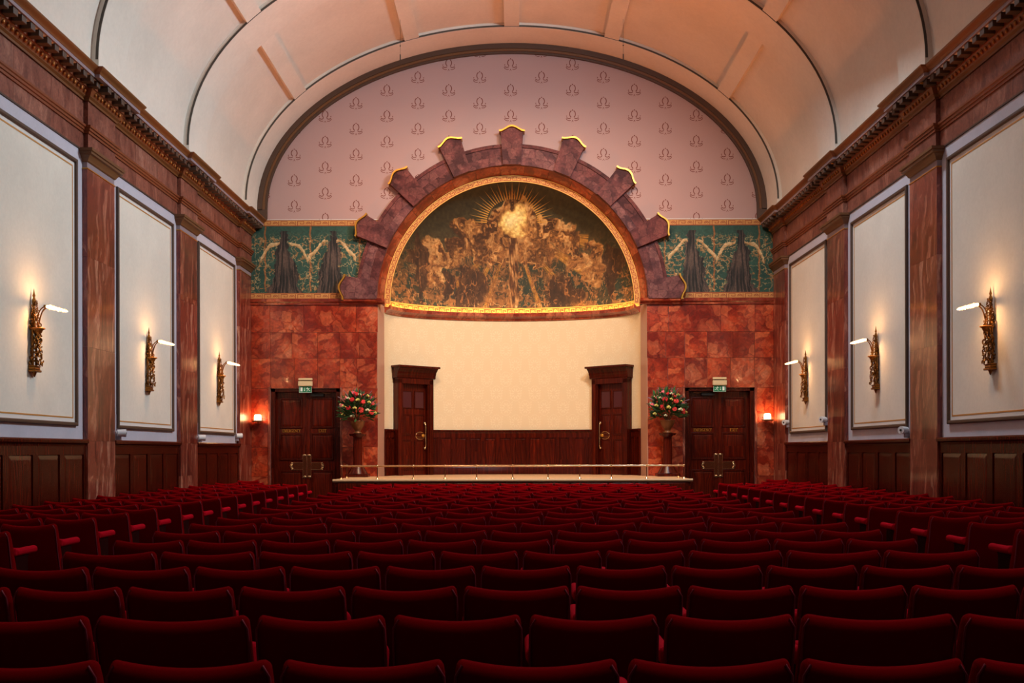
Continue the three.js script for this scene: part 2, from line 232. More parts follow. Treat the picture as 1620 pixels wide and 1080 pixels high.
// ------------------------------------------------------------------ geometry helpers
const V3 = (x, y, z) => new THREE.Vector3(x, y, z);
function boxUV(g, ou = 0, ov = 0) {                            // uv in metres from the face's own plane
  g = g.index ? g.toNonIndexed() : g; const p = g.attributes.position, n = p.count, uv = new Float32Array(n * 2), a = V3(), b = V3(), c = V3();
  for (let i = 0; i < n; i += 3) {
    a.fromBufferAttribute(p, i); b.fromBufferAttribute(p, i + 1); c.fromBufferAttribute(p, i + 2);
    const nn = b.clone().sub(a).cross(c.clone().sub(a)), ax = Math.abs(nn.x), ay = Math.abs(nn.y), az = Math.abs(nn.z);
    for (let k = 0; k < 3; k++) { const q = [a, b, c][k]; const [u, v] = ax >= ay && ax >= az ? [q.z, q.y] : ay >= az ? [q.x, q.z] : [q.x, q.y]; uv[(i + k) * 2] = u + ou; uv[(i + k) * 2 + 1] = v + ov; }
  }
  g.setAttribute('uv', new THREE.BufferAttribute(uv, 2)); return g;
}
const uvOff = () => [rnd() * 9, rnd() * 9];
function block(x0, x1, y0, y1, z0, z1, off = true, r = 0) {    // a box between two corners, its edge rounded by r
  const w = Math.abs(x1 - x0), h = Math.abs(y1 - y0), d = Math.abs(z1 - z0);
  let g = r ? new RoundedBoxGeometry(w, h, d, 1, Math.min(r, w / 2.1, h / 2.1, d / 2.1)) : new THREE.BoxGeometry(w, h, d);
  g.translate((x0 + x1) / 2, (y0 + y1) / 2, (z0 + z1) / 2); const [a, b] = off ? uvOff() : [0, 0]; return boxUV(g, a, b);
}
function merge(list) { const a = list.map((g) => { g = g.index ? g.toNonIndexed() : g; for (const k of Object.keys(g.attributes)) if (!['position', 'normal', 'uv'].includes(k)) g.deleteAttribute(k); return g; }); return mergeGeometries(a); }
function quadMesh(rows, closedU = false, capEnds = false) {    // rows: arrays of points; a skin between successive rows
  const pos = [], m = rows[0].length, tri = (a, b, c) => pos.push(a.x, a.y, a.z, b.x, b.y, b.z, c.x, c.y, c.z);
  for (let i = 0; i + 1 < rows.length; i++) for (let j = 0; j < (closedU ? m : m - 1); j++) { const a = rows[i][j], b = rows[i][(j + 1) % m], c = rows[i + 1][(j + 1) % m], d = rows[i + 1][j]; tri(a, b, c); tri(a, c, d); }
  if (capEnds) for (const [row, flip] of [[rows[0], true], [rows[rows.length - 1], false]]) { const c = V3(); row.forEach((p) => c.add(p)); c.divideScalar(m); for (let j = 0; j < m; j++) { const a = row[j], b = row[(j + 1) % m]; flip ? tri(c, b, a) : tri(c, a, b); } }
  const g = new THREE.BufferGeometry(); g.setAttribute('position', new THREE.BufferAttribute(new Float32Array(pos), 3)); g.computeVertexNormals(); return g;
}
const crease = (g, deg = 35) => toCreasedNormals(g, deg * Math.PI / 180);
function extrudeZ(shape, z0, z1, seg = 24, off = true) { const g = new THREE.ExtrudeGeometry(shape, { depth: z1 - z0, bevelEnabled: false, curveSegments: seg }); g.translate(0, 0, z0); if (off) { const [a, b] = uvOff(), uv = g.attributes.uv; for (let i = 0; i < uv.count; i++) uv.setXY(i, uv.getX(i) + a, uv.getY(i) + b); } return g; }
const shapeOf = (pts) => { const s = new THREE.Shape(); pts.forEach(([x, y], i) => (i ? s.lineTo(x, y) : s.moveTo(x, y))); s.closePath(); return s; };
const ell = (a, b, cy, t) => [a * Math.sin(t), cy + b * Math.cos(t)];               // t = 0 at the crown
function arcSolid(a0, b0, a1, b1, cy, t0, t1, z0, z1, n = 24) {                      // part of an elliptical barrel
  const pts = []; for (let i = 0; i <= n; i++) pts.push(ell(a1, b1, cy, mix(t0, t1, i / n))); for (let i = n; i >= 0; i--) pts.push(ell(a0, b0, cy, mix(t0, t1, i / n)));
  return crease(extrudeZ(shapeOf(pts), z0, z1), 25);
}
function rail(profile, z0, z1) {                               // profile [[x, y]] drawn along z
  return crease(boxUV(new THREE.ExtrudeGeometry(shapeOf(profile), { depth: z1 - z0, bevelEnabled: false }).translate(0, 0, z0), ...uvOff()), 30);
}
function wrap(profile, proj, half) {                           // profile [[offset, y]] taken round three sides of a pilaster
  const rows = profile.map(([o, y]) => [V3(-0.02, y, -half - o), V3(proj + o, y, -half - o), V3(proj + o, y, half + o), V3(-0.02, y, half + o)]);
  rows.forEach((r) => r.reverse());
  return crease(boxUV(quadMesh(rows, true, true), ...uvOff()), 30);
}
function ringFrame(w0, w1, h0, h1, t, depth, bev) {            // a rectangular frame in the yz plane facing +x
  const s = shapeOf([[w0, h0], [w1, h0], [w1, h1], [w0, h1]]), q = new THREE.Path(); q.moveTo(w0 + t, h0 + t); q.lineTo(w0 + t, h1 - t); q.lineTo(w1 - t, h1 - t); q.lineTo(w1 - t, h0 + t); q.closePath(); s.holes.push(q);
  const g = new THREE.ExtrudeGeometry(s, bev ? { depth: depth - bev, bevelEnabled: true, bevelThickness: bev, bevelSize: bev * 0.8, bevelOffset: -bev * 0.8, bevelSegments: 3 } : { depth, bevelEnabled: false });
  g.rotateY(Math.PI / 2); return bev ? crease(g, 40) : g;     // local x of the shape becomes -z
}
function planAt(t, off = 0) {                                 // apse plan: t runs from pi (audience left) to 0, off = inwards
  const x = RA * Math.cos(t), z = -RC * Math.sin(t), nx = -Math.cos(t) / RA, nz = Math.sin(t) / RC, l = Math.hypot(nx, nz); return [x + off * nx / l, RZ + z + off * nz / l, nx / l, nz / l];
}
function sweepApse(profile, t0, t1, n, closed = true) {        // profile [[inward offset, y]] along the apse wall, uv in metres
  const rows = [], len = [0]; for (let i = 0; i <= n; i++) { const t = mix(t0, t1, i / n); rows.push(profile.map(([o, y]) => { const [x, z] = planAt(t, o); return V3(x, y, z); })); if (i) len.push(len[i - 1] + rows[i][0].distanceTo(rows[i - 1][0])); }
  const g = quadMesh(rows, closed, closed), uv = new Float32Array(g.attributes.position.count * 2), p = g.attributes.position, per = profile.length * (closed ? 1 : 1) - (closed ? 0 : 1);
  for (let i = 0, k = 0; i < n; i++) for (let j = 0; j < per; j++) for (const r of [0, 0, 1, 0, 1, 1]) { uv[k * 2] = len[i + r]; uv[k * 2 + 1] = p.getY(k); k++; }
  g.setAttribute('uv', new THREE.BufferAttribute(uv, 2)); return crease(g, 35);
}
function tube(pts, r, seg = 16, rad = 6) { return new THREE.TubeGeometry(new THREE.CatmullRomCurve3(pts.map((p) => V3(...p))), seg, r, rad, false); }

// ------------------------------------------------------------------ scene helpers
const taken = new Map();
function numbered(name) { const n = taken.get(name) ?? 0; taken.set(name, n + 1); return n ? `${name}_${String(n).padStart(3, '0')}` : name; }
function mesh(name, g, m, parent) { const o = new THREE.Mesh(g, m); o.name = name; o.castShadow = o.receiveShadow = true; parent.add(o); return o; }
function group(name, parent) { const o = new THREE.Group(); o.name = name; parent.add(o); return o; }
function thing(name, label, category, pos = [0, 0, 0], turn = 0, grp) { const o = group(numbered(name), scene); o.position.set(...pos); o.rotation.y = turn; o.userData = { label, category }; if (grp) o.userData.group = grp; return o; }
function structure(name, label, category) { const o = group(name, scene); o.userData = { label, category, kind: 'structure' }; return o; }
const pick = (a) => a[(rnd() * a.length) | 0];

// ------------------------------------------------------------------ floor, rear wall
{
  const f = structure('floor', 'dark red floor of the hall beneath the rows of seats', 'floor');
  mesh('floor_slab', block(-6.7, 6.7, -0.2, 0, -25.3, REAR + 0.2), M.floor, f);
  const r = structure('wall_rear', 'unseen dark rear wall of the hall behind the seats', 'wall');
  mesh('wall_slab', block(-6.9, 6.9, 0, 11.8, REAR, REAR + 0.25), M.rear, r);  // out of view, kept dark so little light reaches the seat backs
}

// ------------------------------------------------------------------ side walls
const EN = { fascia: [[0, 5.98], [0, 6.22]], };
const ARCH_M = [[0, 6.22], [0.02, 6.22], [0.022, 6.255], [0.04, 6.26], [0.044, 6.29], [0.062, 6.30], [0.066, 6.33], [0, 6.33]];
const BED = [[0, 6.70], [0.025, 6.70], [0.03, 6.73], [0.06, 6.755], [0.062, 6.765], [0, 6.765]];
const EGGB = [[0, 6.765], [0.062, 6.765], [0.105, 6.845], [0.115, 6.85], [0, 6.85]];
const UPPER = [[0, 6.85], [0.125, 6.85], [0.13, 6.945], [0, 6.945]];
const CORONA = [[0, 6.945], [0.29, 6.945], [0.292, 6.99], [0, 6.99]];
const CYMA = [[0, 6.99], [0.298, 6.99], [0.305, 7.01], [0.325, 7.03], [0.358, 7.05], [0.365, 7.06], [0.37, 7.08], [0, 7.08]];
const eggGeo = new THREE.SphereGeometry(0.03, 6, 5); eggGeo.scale(0.8, 1.15, 0.9);
const modGeo = block(0.125, 0.275, 6.855, 6.942, -0.062, 0.062, false, 0.008), modGeo2 = block(0.125, 0.272, 6.855, 6.94, -0.062, 0.062, false, 0.01);
const rosetteGeo = new THREE.TorusGeometry(0.026, 0.011, 6, 12); rosetteGeo.rotateX(Math.PI / 2);
function entablature(width, proj, isPilaster) {
  const e = new THREE.Group(); e.name = 'entablature'; const h = width / 2;
  const shift = (p, y0) => p.map(([o, y]) => [proj + o, y]);
  const run = (name, prof, m) => mesh(name, isPilaster ? wrapOpen(prof, proj, h) : rail(shift(prof).map(([x, y]) => [x === proj ? -0.02 : x, y]), -h, h), m, e);
  const n = isPilaster ? 1 : 3;
  for (let k = 0; k < n; k++) {
    const z0 = -h + width * k / n + 0.002, z1 = -h + width * (k + 1) / n - 0.002;
    mesh('architrave_slab', block(-0.02, proj, 5.98, 6.225, z0, z1), pick(M.friezeStone), e);
    mesh('frieze_slab', block(-0.02, proj, 6.325, 6.71, z0, z1), pick(M.friezeStone), e);
  }
  run('architrave_moulding', ARCH_M, M.corniceRed); run('bed_moulding', BED, M.corniceBrown); run('egg_course', EGGB, M.corniceRed); run('modillion_course', UPPER, M.corniceRed); run('corona', CORONA, M.fascia); run('cymatium', CYMA, M.corniceBrown);
  const eggs = [], ne = Math.round(width / 0.115); for (let k = 0; k < ne; k++) eggs.push(eggGeo.clone().translate(proj + 0.09, 6.805, -h + width * (k + 0.5) / ne));
  const em = mesh('gilt_egg_ornament', merge(eggs), M.giltEgg, e); em.userData.kind = 'stuff';
  const nm = Math.round(width / 0.235); for (let k = 0; k < nm; k++) { const o = mesh('modillion', k % 2 ? modGeo : modGeo2, M.umber, e); o.position.set(proj, 0, -h + width * (k + 0.5) / nm); }
  for (let k = 0; k + 1 < nm; k++) { const o = mesh('soffit_coffer', cofferGeo, M.white, e); o.position.set(proj, 0, -h + width * (k + 1) / nm); }
  if (isPilaster) for (const s of [-1, 1]) { const o = mesh('gilt_rosette', rosetteGeo, M.gilt, e); o.position.set(proj + 0.2, 6.935, s * (h + 0.02)); }
  return e;
}
const cofferGeo = block(0.135, 0.26, 6.935, 6.944, -0.045, 0.045, false);
function wrapOpen(profile, proj, half) { const p = profile.filter(([o]) => true).map(([o, y], i) => [i === 0 || i === profile.length - 1 ? -0.0 : o, y]); return wrap(p, proj, half); }
const PROJ = XW - XP;                                          // 0.075
function pilaster() {
  const p = new THREE.Group(); p.name = 'pilaster'; const h = PW / 2, ys = [0.3, 1.66, 3.06, 4.4, 5.695];
  for (let k = 0; k < 4; k++) mesh('shaft_slab', block(-0.02, PROJ, ys[k] + 0.001, ys[k + 1] - 0.001, -h, h), M.streak[k % 2], p);
  mesh('plinth', block(-0.02, PROJ + 0.03, 0, 0.3, -h - 0.02, h + 0.02), M.streak[1], p);
  mesh('gilt_bead', wrap([[0.0, 5.695], [0.012, 5.70], [0.012, 5.712], [0, 5.716]], PROJ, h), M.gilt, p);
  mesh('capital_neck', wrap([[-0.004, 5.716], [-0.004, 5.80], [0, 5.80]], PROJ, h), M.fascia, p);
  mesh('capital', wrap([[0.0, 5.80], [0.02, 5.815], [0.03, 5.84], [0.07, 5.89], [0.10, 5.90], [0.10, 5.935], [0.12, 5.94], [0.125, 5.98]], PROJ, h), M.bronzeBrown, p);
  return p;
}
const CLEAR = PITCH - PW;                                      // 3.205 between pilasters
function wallBay() {
  const b = new THREE.Group(); b.name = 'wall_bay'; const h = CLEAR / 2;
  mesh('plaster_field', block(-0.03, 0, 1.6, 5.98, -h, h), M.lilac, b);
  mesh('field_dark_bead', rail([[0, 5.955], [0.018, 5.96], [0.02, 5.98], [0, 5.98]], -h, h), M.umber, b);  // dark brown bead under the architrave
  mesh('plaster_panel', block(-0.01, 0.006, 1.92, 5.72, -1.32, 1.32), M.cream, b);
  mesh('panel_frame', ringFrame(-1.36, 1.36, 1.875, 5.765, 0.055, 0.045, 0.02), M.umber, b);
  mesh('gilt_line', ringFrame(-1.25, 1.25, 1.985, 5.655, 0.02, 0.011, 0), M.giltLine, b);
  mesh('panel_margin', ringFrame(-1.31, 1.31, 1.925, 5.715, 0.06, 0.008, 0), M.white, b);
  mesh('dado_board', block(-0.03, 0.02, 0, 1.62, -h, h), M.wood[1], b);
  mesh('skirting', block(0, 0.065, 0, 0.28, -h, h, true, 0.01), M.wood[1], b);
  mesh('bottom_rail', block(0.01, 0.045, 0.28, 0.42, -h, h), M.wood[0], b);
  mesh('top_rail', block(0.01, 0.045, 1.46, 1.59, -h, h), M.wood[0], b);
  mesh('dado_rail', rail([[0, 1.57], [0.05, 1.58], [0.055, 1.61], [0.09, 1.63], [0.095, 1.665], [0.085, 1.685], [0, 1.685]], -h, h), M.wood[0], b);
  const n = 4, p = CLEAR / n;
  for (let k = 0; k <= n; k++) mesh('stile', block(0.01, 0.045, 0.42, 1.46, -h + p * k - (k ? 0.075 : 0), -h + p * k + (k < n ? 0.075 : 0)), M.wood[(k + 1) % 2], b);
  for (let k = 0; k < n; k++) {
    const z0 = -h + p * k + 0.085, z1 = -h + p * (k + 1) - 0.085, e = 0.055;
    const rows = [[0.016, 0.43, 1.45, 0], [0.028, 0.43, 1.45, 0], [0.040, 0.43 + e, 1.45 - e, e], [0.0405, 0.44 + e, 1.44 - e, e + 0.01]].map(([x, y0, y1, i]) => [V3(x, y0, z0 + i), V3(x, y1, z0 + i), V3(x, y1, z1 - i), V3(x, y0, z1 - i)].reverse());
    mesh('dado_panel', crease(boxUV(quadMesh(rows, true, true), ...uvOff()), 15), M.wood[k % 3], b);
  }
  return b;
}
const protoBays = [wallBay(), wallBay()], protoPil = [pilaster(), pilaster(), pilaster()], protoEntB = [entablature(CLEAR, 0.02, false), entablature(CLEAR, 0.02, false)], protoEntP = [entablature(PW, PROJ + 0.012, true), entablature(PW, PROJ + 0.012, true)];
for (const [side, s, rot] of [['left', -1, 0], ['right', 1, Math.PI]]) {
  const w = structure('wall_' + side, s < 0 ? 'house-left side wall with cream panels, red marble pilasters and mahogany dado' : 'house-right side wall with cream panels, red marble pilasters and mahogany dado', 'wall');
  mesh('wall_core', block(s < 0 ? -6.75 : XW + 0.02, s < 0 ? -XW - 0.02 : 6.75, 0, 7.6, -25.3, REAR), M.lilac, w);
  const put = (proto, d) => { const o = proto.clone(); w.add(o); o.position.set(s * XW, 0, -d); o.rotation.y = rot; return o; };
  PIL.forEach((d, i) => { put(protoPil[(i + (s > 0)) % 3], d); put(protoEntP[i % 2], d); });
  BAY.forEach((d, i) => { put(protoBays[i % 2], d); put(protoEntB[i % 2], d); });
  mesh('vault_springer', block(s < 0 ? -6.75 : VA2, s < 0 ? -VA2 : 6.75, 7.05, SPRING + 0.02, -WALL, REAR), M.vault, w);
  mesh('cornice_top', block(s < 0 ? -6.4 : 6.02, s < 0 ? -6.02 : 6.4, 7.05, 7.075, -WALL, REAR), M.corniceBrown, w);
}

// ------------------------------------------------------------------ vault
{
  const c = structure('ceiling', 'elliptical plaster barrel vault with plain ribs and recessed panels', 'ceiling');
  const H = Math.PI / 2, TS = [-0.92, -0.385, 0, 0.385, 0.92], hw = 0.17 / 6.0;
  PIL.forEach((d) => {
    const z0 = -d - PW / 2 - (d > 24 ? 0 : 0), z1 = -d + PW / 2;
    mesh('arch_rib', arcSolid(VA, VB, VA2 + 0.25, VB2 + 0.25, SPRING, -H, H, Math.max(z0, -WALL), z1, 72), M.vaultRib, c);
    mesh('rib_foot', merge([block(-VA2 - 0.25, -VA, 7.05, SPRING, Math.max(z0, -WALL), z1), block(VA, VA2 + 0.25, 7.05, SPRING, Math.max(z0, -WALL), z1)]), M.vaultRib, c);
    mesh('arch_line', arcSolid(VA + 0.004, VB + 0.004, VA + 0.042, VB + 0.042, SPRING, -H, H, z1, z1 + 0.01, 72), M.line, c);
  });
  BAY.forEach((d) => {
    const z0 = -d - CLEAR / 2, z1 = -d + CLEAR / 2, ts = [-H, ...TS, H];
    for (let k = 0; k < 6; k++) mesh('vault_panel', arcSolid(VA2, VB2, VA2 + 0.2, VB2 + 0.2, SPRING, ts[k] + (k ? 0.004 : 0), ts[k + 1] - (k < 5 ? 0.004 : 0), z0, z1, 18), M.vault, c);
    for (const t of TS) { const w = 0.17 / Math.hypot(VA * Math.cos(t), VB * Math.sin(t)); mesh('longitudinal_rib', arcSolid(VA + 0.012, VB + 0.012, VA2 + 0.1, VB2 + 0.1, SPRING, t - w, t + w, z0, z1, 6), M.vaultRib, c); }
  });
  mesh('end_band', arcSolid(VA2, VB2, VA2 + 0.3, VB2 + 0.3, SPRING, -H, H, 1.27 + PW / 2, REAR, 48), M.vault, c);
}
// unseen roof lights, out of view, placed to light left wall and near seats
for (const [d, half, yaw, tilt] of [[16.75, 0.85, -0.15, 0.82], [3.4, 0.65, 0, 1.05]]) {
  const o = thing('unseen_roof_light', `unseen dormer light in the house-right slope of the vault, ${d > 10 ? 'closer to the stage' : 'over the rear rows'}`, 'unseen roof light', [3.62, 10.2, -d]);
  o.rotation.order = 'YXZ'; o.rotation.set(0, yaw, tilt);                                     // the pane faces house-left and a little down
  mesh('unseen_light_frame', merge([block(-0.02, 0.3, -0.88, -0.8, -half - 0.08, half + 0.08), block(-0.02, 0.3, 0.8, 0.88, -half - 0.08, half + 0.08), block(-0.02, 0.3, -0.88, 0.88, -half - 0.08, -half), block(-0.02, 0.3, -0.88, 0.88, half, half + 0.08)]), M.white, o);
  mesh('unseen_light_housing', block(0.05, 0.9, -0.85, 0.85, -half - 0.04, half + 0.04), M.vault, o);
  mesh('unseen_light_pane', block(0.02, 0.045, -0.8, 0.8, -half, half), M.pane, o);
  const l = new THREE.RectAreaLight(DAY, d > 10 ? DAY_NITS : DAY_NITS * 0.5, 2 * half - 0.04, 1.56); l.position.set(0.01, 0, 0); l.rotation.y = Math.PI / 2; o.add(l);
}

// ------------------------------------------------------------------ stage end wall
const bw = structure('wall_back', 'stage end wall of red marble slabs with a great round arch', 'wall');
{
  const core = shapeOf([[-6.75, 0], [6.75, 0], [6.75, 11.9], [-6.75, 11.9]]);
  const ap = new THREE.Path(); ap.moveTo(-3.245, 0); ap.lineTo(-3.245, AC); ap.absarc(0, AC, AR, Math.PI, 0, true); ap.lineTo(3.245, 0); ap.closePath(); core.holes.push(ap);
  for (const s of [-1, 1]) { const q = new THREE.Path(); q.moveTo(s * 4.16, 0.001); q.lineTo(s * 5.84, 0.001); q.lineTo(s * 5.84, 3.02); q.lineTo(s * 4.16, 3.02); q.closePath(); core.holes.push(q); }
  mesh('wall_core', extrudeZ(core, -25.07, -24.73, 48, false), M.lunette, bw);
  // facing slabs
  const Z0 = -24.73, Z1 = -WALL, g = 0.003;
  const slab = (x0, x1, y0, y1) => mesh('marble_slab', block(x0 + g, x1 - g, y0 + g, y1 - g, Z0, Z1 - rnd() * 0.004), pick(M.breccia), bw);
  for (const s of [-1, 1]) {
    const S = (a, b, y0, y1) => slab(Math.min(s * a, s * b), Math.max(s * a, s * b), y0, y1), rows = [5.04, 4.366, 3.735, 3.02];
    [[6.3, 5.85], [5.85, 5.03], [5.03, 3.77], [3.77, 3.245]].forEach(([a, b]) => S(a, b, rows[1], rows[0]));
    [[6.3, 5.84], [5.84, 5.32], [5.32, 4.7], [4.7, 4.16], [4.16, 3.7], [3.7, 3.245]].forEach(([a, b]) => S(a, b, rows[2], rows[1]));
    [[6.3, 5.84], [5.84, 5.26], [5.26, 4.7], [4.7, 4.16], [4.16, 3.75], [3.75, 3.245]].forEach(([a, b]) => S(a, b, rows[3], rows[2]));
    for (const [y0, y1] of [[0, 0.89], [0.89, 1.6], [1.6, 2.3], [2.3, 3.02]]) S(6.3, 5.84, y0, y1);
    for (const [y0, y1, m] of [[0.0, 0.89, 3.7], [0.89, 1.6, 3.6], [1.6, 2.3, 3.8], [2.3, 3.02, 3.7]]) { S(4.16, m, y0, y1); S(m, 3.245, y0, y1); }
    // reveal of the opening
    const pl = shapeOf([[s * 3.245, -WALL - 0.001], [s * 3.14, RZ], [s * 3.5, RZ], [s * 3.5, -WALL - 0.03]]);
    const rv = new THREE.ExtrudeGeometry(pl, { depth: AC - 0.05 - 0.3, bevelEnabled: false }); rv.rotateX(-Math.PI / 2); rv.scale(1, 1, -1); rv.translate(0, 0.3, 0);
    const idx = rv.index; mesh('opening_reveal', boxUV(flip(rv), ...uvOff()), M.paleStone, bw);
    // ledge under the painted frieze, impost by the opening
    const prof = [[0, 5.03], [0.03, 5.03], [0.035, 5.07], [0.07, 5.10], [0.075, 5.165], [0, 5.165]];
    const led = rail(prof, -1.2, 1.2); led.rotateY(-Math.PI / 2); led.translate(s * 5.11, 0, -WALL); mesh('ledge_moulding', led, M.breccia[0], bw);
    const imp = rail(prof.map(([o, y]) => [o * 2.0, y]), -0.52, 0.52); imp.rotateY(-Math.PI / 2); imp.translate(s * 3.59, 0, -WALL); mesh('impost_moulding', imp, M.breccia[2], bw);
    // painted frieze
    const fs = new THREE.Shape(); fs.moveTo(s * 6.3, 5.165); fs.lineTo(s * 3.5, 5.165); fs.lineTo(s * 3.5, AC + 0.1); fs.absarc(0, AC, 3.5, s > 0 ? 0.03 : Math.PI - 0.03, s > 0 ? Math.asin(1.97 / 3.5) : Math.PI - Math.asin(1.97 / 3.5), s < 0); fs.lineTo(s * 6.3, 7.08); fs.closePath();
    const fg = extrudeZ(fs, -24.73, -24.705, 24, false), uv = fg.attributes.uv; for (let i = 0; i < uv.count; i++) { const x = uv.getX(i), y = uv.getY(i); uv.setXY(i, s < 0 ? (x + 6.3) / 3.4 : (6.3 - x) / 3.4, (y - 5.165) / 1.92); }
    const fm = mesh('painted_frieze', fg, std({ map: sideTex(s < 0 ? 201 : 202), roughness: 0.75 }), bw); fm.userData.label = 'dark green painted frieze with trees and vines';
    for (const [y0, y1, xe] of [[5.17, 5.32, 3.66], [6.93, 7.08, 3.2]]) { const k = block(s * 6.3, s * xe, y0, y1, -24.705, -24.700, false), u = k.attributes.uv; for (let i = 0; i < u.count; i++) u.setXY(i, u.getX(i) / 0.4, (k.attributes.position.getY(i) - y0) / 0.15); mesh('key_border', k, M.keyRed, bw); }
    const gl = mesh('gilt_fillet', block(s * 6.3, s * 3.2, 7.075, 7.09, -24.71, -24.69, false), M.white, bw);
  }
  // lunette: frame mouldings
  for (const [a0, a1, z, m] of [[VA - 0.12, VA, 0.09, M.umber], [VA - 0.175, VA - 0.12, 0.06, M.bronzeBrown], [VA - 0.225, VA - 0.175, 0.035, M.umber]]) mesh('lunette_moulding', arcSolid(a0, VB - (VA - a0), a1, VB - (VA - a1), SPRING, -Math.PI / 2, Math.PI / 2, -24.735, -WALL + z, 72), m, bw);
  for (const s of [-1, 1]) mesh('lunette_foot', block(s * VA, s * (VA - 0.225), 7.08, SPRING, -24.735, -WALL + 0.06), M.umber, bw);
  // arch ring and keystones
  const A = [4.5, 26.5, 47.5, 68.5, 90, 111.5, 132.5, 153.5, 175.5].map((d) => d * Math.PI / 180);
  const sector = (r0, r1, t0, t1, z0, z1, n = 10) => { const p = []; for (let i = 0; i <= n; i++) { const t = mix(t0, t1, i / n); p.push([r0 * Math.cos(t), AC + r0 * Math.sin(t)]); } for (let i = n; i >= 0; i--) { const t = mix(t0, t1, i / n); p.push([r1 * Math.cos(t), AC + r1 * Math.sin(t)]); } return crease(boxUV(extrudeZ(shapeOf(p.reverse()), z0, z1), ...uvOff()), 25); };
  for (let k = 0; k < 8; k++) {
    mesh('arch_ring_block', sector(AR, 3.68, A[k], A[k + 1], -24.735, -24.62), pick(M.mauve), bw);
    mesh('arch_outer_moulding', sector(3.68, 3.76, A[k], A[k + 1], -24.735, -24.59), M.mauve[2], bw);
    mesh('arch_inner_step', sector(AR + 0.001, 3.46, A[k], A[k + 1], -24.62, -24.605), pick(M.mauve), bw);
  }
  const keyShape = () => { const p = [[-0.215, AR - 0.005], [-0.27, 4.0]]; for (let i = 0; i <= 16; i++) { const u = -1 + i / 8; p.push([u * 0.275, 4.02 + 0.115 * Math.pow(Math.cos(u * Math.PI / 2), 1.6)]); } p.push([0.27, 4.0], [0.215, AR - 0.005]); return p.reverse(); };
  A.forEach((a) => {
    const st = mesh('arch_keystone', crease(boxUV(extrudeZ(shapeOf(keyShape()), -24.735, -24.53), ...uvOff()), 25), pick(M.mauve), bw); st.position.set(0, AC, 0); st.rotation.z = a - Math.PI / 2;
    const pts = []; for (let i = 0; i <= 20; i++) { const u = -1.12 + 2.24 * i / 20, v = clamp(u, -1, 1); pts.push([u * 0.275, 4.03 + 0.115 * Math.pow(Math.cos(v * Math.PI / 2), 1.6)]); } for (let i = 20; i >= 0; i--) pts.push([pts[i][0], pts[i][1] + 0.038]);
    const gp = mesh('gilt_cap', crease(extrudeZ(shapeOf(pts), -24.735, -24.47), 25), M.gilt, st);
  });
  // splayed soffit of the arch
  const N = 17; for (let k = 0; k < N; k++) {
    const t0 = Math.PI * k / N + 0.0008, t1 = Math.PI * (k + 1) / N - 0.0008, rows = [];
    for (let i = 0; i <= 6; i++) { const t = mix(t0, t1, i / 6), c = Math.cos(t), s = Math.sin(t); rows.push([[AR, -WALL - 0.0], [RA, RZ], [AR + 0.25, RZ], [AR + 0.25, -WALL - 0.0]].map(([r, z]) => V3(r * c, AC + r * s, z))); }
    mesh('arch_soffit_block', crease(boxUV(quadMesh(rows, true, true), ...uvOff()), 25), M.breccia[k % 2], bw);
  }
}
function flip(g) { g = g.index ? g.toNonIndexed() : g; const p = g.attributes.position.array, n = g.attributes.normal?.array; for (let i = 0; i < p.length; i += 9) for (let k = 0; k < 3; k++) { const t = p[i + 3 + k]; p[i + 3 + k] = p[i + 6 + k]; p[i + 6 + k] = t; } g.computeVertexNormals(); return g; }

